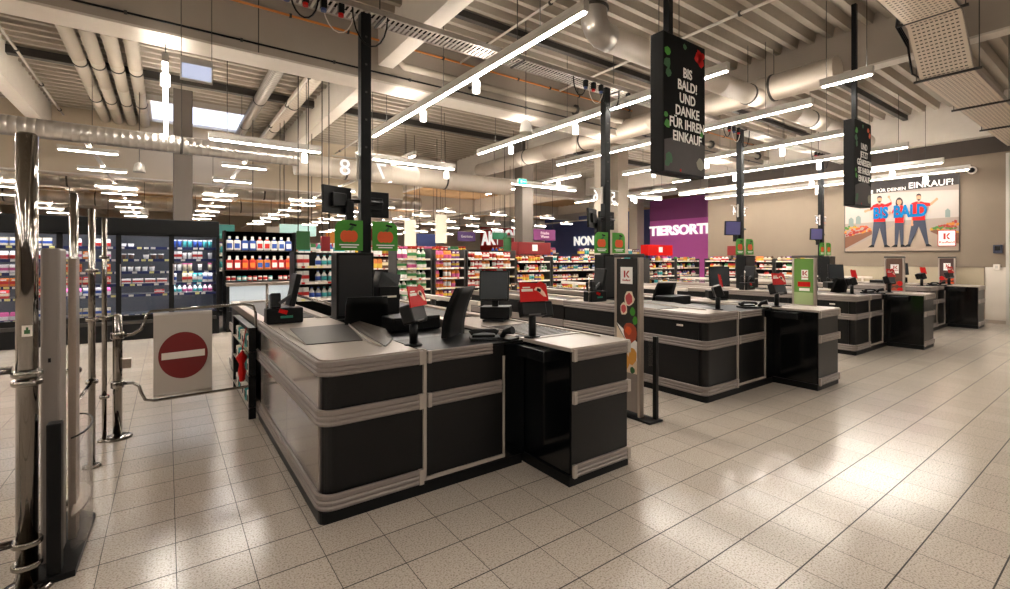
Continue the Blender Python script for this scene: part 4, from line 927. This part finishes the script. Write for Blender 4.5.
for xx in (.05, 1.3): MB().box(xx, xx+.04, .3, .34, -.9, 0).done('support_leg', BLACK, t)
shelf_row(.99, 12.12, 1.68, 1.3, 'x', [('jug', 'white', 'blue'), ('jug', 'blue', 'white'), ('jug', 'white', 'red')], 'top tier above the freezer', .012, 1, .13, .3, .09)
shelf_row(.99, 12.12, 1.26, 1.3, 'x', [('jug', 'red', 'white'), ('jug', 'red', 'orange'), ('jug', 'orange', 'blue')], 'middle tier above the freezer', .012, 1, .13, .3, .09)
shelf_row(.99, 12.12, 1.02, 1.3, 'x', [('can', 'white', 'red'), ('can', 'teal', 'white'), ('can', 'red', 'white')], 'lowest tier above the freezer', .02, .9, .08, .1, .08)

# gondolas
def gondola(x, y, L, axis, zs, htop, label, depth=.45, m=None, back=BLACK, endc=None, name='shelf_unit'):
    m = m or mat('shelf_dark_grey', '#3b3937', .45)
    t = thing(name, label, 'shelf', (x, y, 0), 0 if axis == 'x' else R(-90))
    for xx in (0, L-.022): MB().box(xx, xx+.022, 0, depth, 0, htop, .004).done('side_frame', endc or m, t)
    MB().box(.04, L-.04, depth-.03, depth, 0, htop).done('back_panel', back, t)
    MB().box(.04, L-.04, .02, depth-.03, 0, .12).done('base', BLACK, t)
    for z in zs:
        s = MB().box(.04, L-.04, .0, depth-.03, z-.03, z).done('shelf_board', m, t); b = MB(); b.m(OFFW).box(.04, L-.04, -.008, 0, z-.035, z+.005)
        q = .1
        while q < L-.15: b.m(random.choice((TXTW, MATS['tag_yellow'], RED))).box(q, q+.05, -.011, -.008, z-.03, z); q += random.choice((.09, .15, .2))
        b.done('price_strip', None, s)
    return t
ALL = [('bag', 'orange', 'yellow'), ('carton', 'red', 'white'), ('bottle', 'blue', 'white'), ('bag', 'pink', 'white'), ('can', 'red', 'yellow'), ('carton', 'brown', 'cream'), ('jug', 'white', 'green'), ('bag', 'green', 'white'), ('carton', 'purple', 'yellow'), ('bottle', 'white', 'red'), ('can', 'white', 'teal'), ('bag', 'red', 'yellow')]
def fill(x, y, L, axis, zs, unit, hs=.2, sets=None, w=.1, fillp=.93):
    for i, z in enumerate(zs):
        sp = random.sample(sets or ALL, min(3, len(sets or ALL))); hh = (zs[i+1]-z)*.78 if i+1 < len(zs) else hs
        shelf_row(x+(.05 if axis == 'x' else .12), y+(.12 if axis == 'x' else -.05), z, L-.1, axis, sp, '%s shelf of %s' % (ORD[i], unit), .01, fillp, w, min(hh, hs), min(w, .11), 0 if axis == 'x' else R(-90))
zs5 = [.62, .86, 1.08, 1.30, 1.5]
gondola(3.75, 9.6, .8, 'x', zs5, 1.72, 'tall shelf of green and white packs right of the post'); fill(3.75, 9.6, .8, 'x', zs5, 'green pack unit', .2, [('bag', 'green', 'white'), ('carton', 'cream', 'green'), ('bottle', 'white', 'green'), ('bag', 'white', 'pink')], .1)
gondola(4.62, 9.6, .75, 'x', zs5, 1.7, 'shelf of pink and orange packs behind the right chair', back=BLACK); fill(4.62, 9.6, .75, 'x', zs5, 'pink pack unit', .18, [('bag', 'orange', 'pink'), ('carton', 'purple', 'yellow'), ('bag', 'pink', 'orange'), ('can', 'orange', 'white')], .09)
gondola(5.42, 9.6, 1.35, 'x', zs5, 1.7, 'wide shelf of red and white packs left of the cashier screen', back=BLACK); fill(5.42, 9.6, 1.35, 'x', zs5, 'red pack unit', .16, [('carton', 'red', 'white'), ('bag', 'orange', 'white'), ('can', 'white', 'red'), ('can', 'red', 'white'), ('bag', 'white', 'orange')], .09)
zs4 = [.7, .95, 1.2, 1.43]
gondola(6.86, 9.7, 1.1, 'x', zs4, 1.5, 'dark shelf of red goods below the red header box'); fill(6.86, 9.7, 1.1, 'x', zs4, 'red header unit', .15, None, .09, .85)
gondola(8.02, 9.7, 1.9, 'x', zs4, 1.55, 'wide shelf behind the second checkout conveyor'); fill(8.02, 9.7, 1.9, 'x', zs4, 'wide unit', .13, None, .085, .9)
gondola(10.3, 9.75, 1.0, 'x', zs4, 1.5, 'shelf behind the second checkout post'); fill(10.3, 9.75, 1.0, 'x', zs4, 'second post unit', .15, None, .1, .85)
gondola(12.0, 9.75, 1.3, 'x', zs4, 1.5, 'shelf with gaps under the purple lettering'); fill(12.0, 9.75, 1.3, 'x', zs4, 'purple lettering unit', .16, None, .11, .7)
gondola(13.4, 9.75, 1.3, 'x', zs4, 1.5, 'shelf at the corner of the poster wall'); fill(13.4, 9.75, 1.3, 'x', zs4, 'wall corner unit', .13, None, .1, .8)
for q, (ya, lab) in enumerate(((9.5, 'first wall shelf beyond the third checkout, near the corner'), (8.3, 'second wall shelf right of the corner one'), (7.1, 'last wall shelf, closest to the green print gate'))):
    gondola(14.6, ya, 1.15, 'y', zs4, 1.5, lab); fill(14.6, ya, 1.15, 'y', zs4, ['corner wall unit', 'middle wall unit', 'last wall unit'][q], .14, None, .12, .8)
# glass shelf with white bottles left of the tobacco cabinet
gondola(1.6, 8.35, .75, 'x', [.85, 1.12, 1.38], 1.6, 'dark glass-backed shelf with white and blue goods left of the post', .4, STEEL, BLACK, BLACK); fill(1.6, 8.35, .75, 'x', [.85, 1.12, 1.38], 'dark unit left of post', .18, [('bottle', 'white', 'blue'), ('carton', 'white', 'red'), ('bottle', 'white', 'teal')], .085)
# deeper gondolas: their tops show above
for q, (x, y, L, h, lab, st) in enumerate(((2.55, 13, 1.6, 1.95, 'tall shelf of drinks deep behind the left conveyor', [('bottle', 'blue', 'white'), ('bottle', 'teal', 'white'), ('carton', 'white', 'teal')]),
      (4.4, 14.6, 3.4, 2.0, 'long tall shelf deep behind the snack shelves', None), (9.0, 14.2, 3.0, 2.0, 'long shelf topped with orange and blue bottles', [('bottle', 'orange', 'blue'), ('bottle', 'blue', 'orange')]), (12.6, 13.6, 3.6, 1.95, 'long shelf topped with mixed goods before the purple wall', None), (-3, 15, 5, 2.1, 'long shelf deep behind the tall cooler', None))):
    gondola(x, y, L, 'x', [1.2, 1.6], 1.66 if q else 1.66, lab); fill(x, y, L, 'x', [1.2, 1.6], 'deep unit %s' % ['two', 'three', 'four', 'five', 'one'][q], .3, st, .13, .95)

# header boxes and department signs
def box_sign(name, label, x, y, z, w, h, m, d=.1, txt=None, tm2=TXTW, ts=.12, rods=True, logo=False):
    t = thing(name, label, 'sign', (x, y, z)); MB().box(0, w, 0, d, 0, h, .006).done('sign_board', m, t)
    if txt: text(txt, ts, tm2, t, (w/2, -.004, h/2), RX, .01, .002)
    if logo: MB().box(w*.42, w*.58, -.006, 0, h*.3, h*.8, .004).done('logo_patch', TXTW, t)
    if rods:
        for xx in (w*.12, w*.88): MB().tube([(xx, d/2, h), (xx, d/2, 5.15-z)], .008, 6).done('hanging_wire', DARKS, t)
    else:
        for xx in (w*.12, w*.88): MB().box(xx-.01, xx+.01, d*.4, d*.7, -.12, 0).done('mount', DARKS, t)
    return t
REDB = mat('red_header', '#7a0c0e', .4)
box_sign('header_box', 'red header box with white mark above the left checkout shelves', 6.95, 9.75, 1.6, 1.05, .32, REDB, .3, rods=False, logo=True)
box_sign('header_box', 'red header box with white mark below the purple lettering', 12.0, 9.8, 1.6, 1.25, .34, RED, .3, rods=False, logo=True)
box_sign('header_box', 'small red header box above the wall shelves near the third post', 14.0, 8.0, 1.6, .5, .3, REDB, .3, rods=False)
box_sign('department_sign', 'pale teal hanging sign above the drinks, left of pair', 1.5, 12.9, 1.8, .75, .32, TEAL, .05)
box_sign('department_sign', 'pale teal hanging sign right of its pair, behind the post', 2.1, 12.6, 2.04, .8, .28, TEAL, .05)
box_sign('department_sign', 'dark green board with orange pumpkin left of the black post', 1.74, 8.9, 1.65, .21, .32, GRND, .03, rods=True)
box_sign('department_sign', 'small dark red board beside the green pumpkin boards', 2.13, 8.9, 1.63, .15, .26, REDB, .04)
box_sign('hanging_banner', 'tall cream hanging banner, left one of the pair', 5.5, 13.4, 1.87, .34, .78, YEL, .04)
box_sign('hanging_banner', 'tall cream hanging banner, right one of the pair', 6.48, 13.4, 1.97, .37, .88, YEL, .04)
box_sign('department_sign', 'blue and orange hanging sign between the cream banners', 7.9, 18, 2.0, .8, .5, BLUEW, .05)
box_sign('department_sign', 'purple hanging sign right of the cream banners', 9.18, 17, 2.2, .8, .38, mat('purple_sign', '#5a3a78', .5), .05, 'Getränke', ts=.14)
box_sign('department_sign', 'dark green small hanging sign before the red wall', 8.27, 13, 2.12, .55, .22, mat('green_sign', '#1f6b4a', .5), .04)
box_sign('department_sign', 'green board with pumpkin right of the red wall', 8.03, 12, 1.72, .27, .42, GRND, .04)
box_sign('department_sign', 'dark purple sign with two lines near the brown column', 9.93, 13, 2.13, .95, .38, PURPD, .05, 'Frische\nWaren', ts=.13)
# boards over the deep aisles
for q, (x, y, z, w_, h_, c, nm) in enumerate(((-5.5, 20, 2.3, 1.4, .5, '#2b4f80', 'blue'), (-2.6, 21, 2.2, 1.2, .45, '#a33a1a', 'rust red'), (.6, 20, 2.2, 1.3, .5, '#3d8f8a', 'turquoise'), (3.2, 22, 2.2, 1.3, .6, '#b5b0a5', 'pale grey'),
        (5.2, 21, 2.1, 1.3, .5, '#c27d1c', 'amber'), (7.3, 24, 2.4, 1.5, .6, '#8a1c18', 'crimson'), (10.5, 24, 2.3, 1.6, .5, '#26305c', 'navy'), (14.5, 22, 2.3, 1.5, .5, '#a3a09a', 'light grey'), (12.4, 19, 2.1, .9, .4, '#7d1420', 'wine red'))):
    box_sign('aisle_board', '%s aisle board deep in the hall, %s from left' % (nm, ORD[q]), x, y, z, w_, h_, mat('board_'+nm.replace(' ', '_'), c, .5), .05)
for q, (x, y, L) in enumerate(((-7, 20, 4.5), (-1.8, 20.5, 4), (3, 20.5, 4), (8, 21, 4), (13, 20, 4))):
    gondola(x, y, L, 'x', [1.4, 1.8], 1.85, 'distant long shelf in the deep hall, %s from left' % ORD[q]); fill(x, y, L, 'x', [1.4, 1.8], 'distant unit %s' % ['one', 'two', 'three', 'four', 'five'][q], .3, None, .2, .95)
# exit sign
t = thing('exit_sign', 'small glowing green exit sign under the ceiling', 'sign', (5.85, 8.2, 3.06))
MB().box(0, .22, 0, .05, 0, .13, .004).done('sign_housing', WHITE, t); EX = mat('exit_green', '#18b890', .4, emit=.35); MB().box(.01, .21, -.004, 0, .01, .12).done('sign_face', EX, t)
b = MB(); b.plate([(.05, -.006, .03), (.1, -.006, .03), (.1, -.006, .1), (.05, -.006, .1)], (0, -1, 0), .001); b.plate([(.12, -.006, .06), (.16, -.006, .06), (.16, -.006, .045), (.19, -.006, .07), (.16, -.006, .095), (.16, -.006, .08), (.12, -.006, .08)], (0, -1, 0), .001); b.done('arrow_mark', TXTW, t)
MB().tube([(.11, .025, .13), (.11, .025, 2.09)], .006, 6).done('hanging_wire', DARKS, t)
# hanging light box at the top left
t = thing('hanging_light_box', 'pale rectangular light box hanging from two wires, upper left', 'sign', (.12, 7.0, 3.62))
MB().box(0, .32, 0, .06, 0, .27, .006).done('box_housing', WHITE, t); MB().box(.015, .305, -.004, 0, .015, .19).done('lit_face', mat('lightbox_face', '#9aa0b5', .3, emit=.2), t)
for xx in (.01, .31): MB().tube([(xx, .03, .27), (xx, .03, 1.52)], .004, 6).done('hanging_wire', DARKS, t)
# bell pendants
for (x, y, z, lab) in ((-.45, 12.6, 3.25, 'small pale bell pendant above the coolers'), (4.35, 5.9, 3.42, 'grey bell-shaped pendant beside the second spot lamp'), (-.5, 17, 2.7, 'tiny pale bell pendant deep behind the dark column')):
    t = thing('bell_pendant', lab, 'pendant', (x, y, z)); MB().lathe([(.1, 0), (.1, .02), (.075, .16), (.03, .2)], (0, 0, 0), 16).done('bell_shade', WHITE, t); MB().tube([(0, 0, .2), (0, 0, 5.14-z)], .006, 6).done('pendant_wire', DARKS, t)
# wall camera dome and switch boxes at right
t = thing('security_camera', 'white round security camera high on the poster wall', 'camera', (15.2, 2.72, 3.6)); b = MB(); b.tube([(0, 0, 0), (-.05, 0, 0)], .09, 18); b.done('mount_ring', OFFW, t); MB().tube([(-.05, 0, 0), (-.09, 0, 0), (-.11, 0, 0)], [.065, .055, .02], 16).done('lens_dome', BLACK, t)
t = thing('wall_terminal', 'dark wall terminal above a white box at the right edge', 'wall terminal', (15.2, 2.27, 1.62)); MB().box(-.05, 0, -.08, .08, 0, .2, .01).done('terminal_case', mat('terminal_blue', '#23263a', .3), t); MB().box(-.054, -.05, -.05, .05, .07, .17).done('terminal_screen', SCRB, t)
t = thing('switch_box', 'small white switch box below the dark wall terminal', 'switch', (15.2, 2.29, 1.24)); MB().box(-.04, 0, -.06, .06, 0, .13, .008).done('switch_case', OFFW, t); MB().box(-.045, -.04, -.025, .025, .03, .1).done('rocker', WHITE, t)

# ------------------------------------------------------------------ wall poster
t = thing('wall_poster', 'huge wall poster of three people in red shirts with blue BIS BALD letters', 'poster', (15.17, 5.42, 1.68))
PW, PH = 2.48, 1.9
MB().box(0, .03, -PW, 0, 0, PH, .004).done('poster_board', DARKS, t)
def pq(x, y):          # picture coordinates of the poster artwork: 0..1 right, 0..1 up
    u = (x-62)/638; p = u*13.55/(u*13.55+(1-u)*11.59); return p*PW, (520-y)/(520-(137-52*u))*PH
def part(name, shapes, o0=.001):
    b = MB()
    for i, (m, pts) in enumerate(shapes):
        b.m(m); q = [pq(*p) for p in pts]; b.plate([(-o0-.0008*min(i, 8)-.00004*i, -u, v) for u, v in q], (-1, 0, 0), .0006)
    return b.done(name, None, t)
pg = lambda n, h: mat(n, h, .6)
HALL = pg('print_hall', '#8a7c72'); FLR = pg('print_floor', '#93806f'); DKB = pg('print_header', '#2c2522'); SHIRT = RED; JEANS = pg('print_jeans', '#252c3e'); SKIN = pg('print_skin', '#b07858'); HAIR = pg('print_hair', '#1e1512'); WD = pg('print_wood', '#6a4028')
sh = [(HALL, [(66, 516), (696, 516), (696, 95), (66, 138)]), (pg('print_hall_light', '#a39890'), [(66, 360), (696, 330), (696, 180), (66, 190)]), (FLR, [(66, 516), (696, 516), (696, 470), (420, 370), (340, 370), (66, 510)]), (DKB, [(66, 230), (200, 195), (696, 150), (696, 88), (66, 139)]),
      (WD, [(66, 500), (215, 420), (215, 400), (66, 435)]), (WD, [(696, 480), (540, 410), (540, 392), (696, 420)])]
fr_ = random.Random(5); FC = [pg('print_f%d' % q, c) for q, c in enumerate(('#8a1810', '#b06a10', '#8a1810', '#3a6a1c', '#b5801c', '#a8400e'))]
for q in range(150):
    if q < 60: x = fr_.uniform(68, 205); y = fr_.uniform(372, 432-(x-68)*.22)
    else: x = fr_.uniform(540, 692); y = fr_.uniform(395-(x-540)*.32, 400+(x-540)*.1)
    band = int((y+(x-68)*.35 if x < 300 else y-(x-540)*.1)//14) % 6; rx, ry = fr_.uniform(6, 11), fr_.uniform(4, 7)
    sh.append((FC[band], [(x+rx*math.cos(2*math.pi*k9/6), y+ry*math.sin(2*math.pi*k9/6)) for k9 in range(6)]))
for x, y in ((140, 340), (635, 310), (100, 350)): sh.append((pg('print_shelfgrey', '#6d7a74'), [(x-14, y+22), (x+14, y+22), (x+14, y-16), (x, y-28), (x-14, y-16)]))
part('photo_background', sh)
def fig(cx, top, bot, w, hairlong, armL, armR, spread):
    h = bot-top; hd = h*.125; ny = top+hd; hip = top+h*.5; L = []
    ell = lambda x, y, rx, ry, n=12: [(x+rx*math.cos(2*math.pi*q/n), y+ry*math.sin(2*math.pi*q/n)) for q in range(n)]
    if hairlong: L.append((HAIR, ell(cx, top+hd*.75, hd*.62, hd*.95)))
    L.append((JEANS, [(cx-w*.42, hip-6), (cx+w*.42, hip-6), (cx+spread*.9, bot-8), (cx+spread*.9-16, bot-8), (cx, hip+34), (cx-spread+16, bot-8), (cx-spread, bot-8)]))
    L.append((BLACK, [(cx-spread-20, bot), (cx-spread+16, bot), (cx-spread+16, bot-12), (cx-spread, bot-14)])); L.append((BLACK, [(cx+spread*.9-16, bot), (cx+spread*.9+20, bot), (cx+spread*.9, bot-14), (cx+spread*.9-16, bot-12)]))
    for a in (armL, armR):
        (x0, y0), (x1, y1), (x2, y2) = a; L.append((SHIRT, [(x0, y0-9), (x1, y1-7), (x1, y1+9), (x0, y0+14)])); L.append((SKIN, [(x1-5, y1-4), (x1+5, y1+6), (x2+5, y2+4), (x2-5, y2-4)])); L.append((SKIN, ell(x2, y2, 8, 8, 8)))
    L.append((SHIRT, [(cx-w*.42, hip), (cx+w*.42, hip), (cx+w*.4, ny+40), (cx+w*.5, ny+14), (cx+w*.18, ny+4), (cx-w*.18, ny+4), (cx-w*.5, ny+14), (cx-w*.4, ny+40)]))
    L.append((SKIN, [(cx-6, ny+10), (cx+6, ny+10), (cx+6, ny-6), (cx-6, ny-6)])); L.append((SKIN, ell(cx, top+hd*.55, hd*.38, hd*.5)))
    L.append((HAIR, [(cx-hd*.4, top+hd*.45), (cx-hd*.3, top+hd*.02), (cx, top-hd*.08), (cx+hd*.3, top+hd*.02), (cx+hd*.4, top+hd*.45), (cx+hd*.2, top+hd*.22), (cx-hd*.2, top+hd*.22)]))
    if not hairlong: L.append((HAIR, [(cx-hd*.25, top+hd*.75), (cx+hd*.25, top+hd*.75), (cx+hd*.12, top+hd*1.02), (cx-hd*.12, top+hd*1.02)]))
    part('figure', L, .016)
fig(258, 207, 494, 78, False, ((228, 262), (205, 280), (180, 290)), ((290, 262), (326, 245), (310, 212)), 46)
fig(367, 222, 494, 58, True, ((345, 270), (328, 300), (315, 300)), ((390, 270), (408, 300), (420, 300)), 26)
fig(475, 200, 492, 84, False, ((450, 260), (440, 300), (438, 370)), ((505, 255), (540, 258), (575, 230)), 62)
def ptext(s, x, y, size, m, name, rot=0, bold=.03, o=.032, xs=1):
    u, v = pq(x, y); text(s, size, m, t, (-o, -u, v), (R(90), 0, R(-90)), bold, .001, name, xs)
ptext('BIS', 264, 304, .40, CYAN, 'blue_letters', bold=.05, xs=.66); ptext('BALD', 426, 296, .42, CYAN, 'blue_letters', bold=.05, xs=.68)
ptext('FÜR DEINEN', 322, 172, .115, TXTW, 'headline', bold=.015); ptext('EINKAUF!', 540, 145, .21, TXTW, 'headline', bold=.02); ptext('DANKE', 180, 186, .11, TXTW, 'headline', bold=.015)
b = MB(); 
def lp(m, pts, o): b.m(m); b.plate([(-o, -u, v) for u, v in [pq(*p) for p in pts]], (-1, 0, 0), .001)
lp(TXTR, [(580, 492), (682, 492), (682, 402), (580, 402)], .03); lp(TXTW, [(585, 488), (677, 488), (677, 407), (585, 407)], .032)
lp(TXTR, [(612, 454), (625, 454), (625, 420), (612, 420)], .034); lp(TXTR, [(627, 436), (638, 420), (652, 420), (636, 437)], .034); lp(TXTR, [(627, 438), (636, 438), (652, 454), (638, 454)], .034)
b.done('logo_panel', None, t); ptext('Kaufland', 631, 470, .085, TXTR, 'logo_text', bold=.02, o=.035)

# ------------------------------------------------------------------ camera, world, light
cam = bpy.data.cameras.new('camera'); co = bpy.data.objects.new('camera', cam); col.objects.link(co)
co.location = (0, 0, 1.5); co.rotation_euler = (R(90), 0, .9164-R(90))
cam.sensor_width = 36; cam.lens = 36*479.33/1010; cam.shift_x = -30/1010; cam.shift_y = (258.6-294.5)/1010; cam.clip_start = .05; cam.clip_end = 200
scene.camera = co
w = bpy.data.worlds.new('world'); scene.world = w; w.use_nodes = True
w.node_tree.nodes['Background'].inputs[0].default_value = lin('#f3ece4'); w.node_tree.nodes['Background'].inputs[1].default_value = 1.0
scene.view_settings.view_transform = 'Standard'; scene.view_settings.look = 'None'; scene.view_settings.gamma = 1; scene.view_settings.use_curve_mapping = False
scene.view_settings.exposure = 2.88
scene.cycles.use_denoising = True
scene.cycles.max_bounces = 8; scene.cycles.transparent_max_bounces = 12
scene.cycles.sample_clamp_indirect = 6
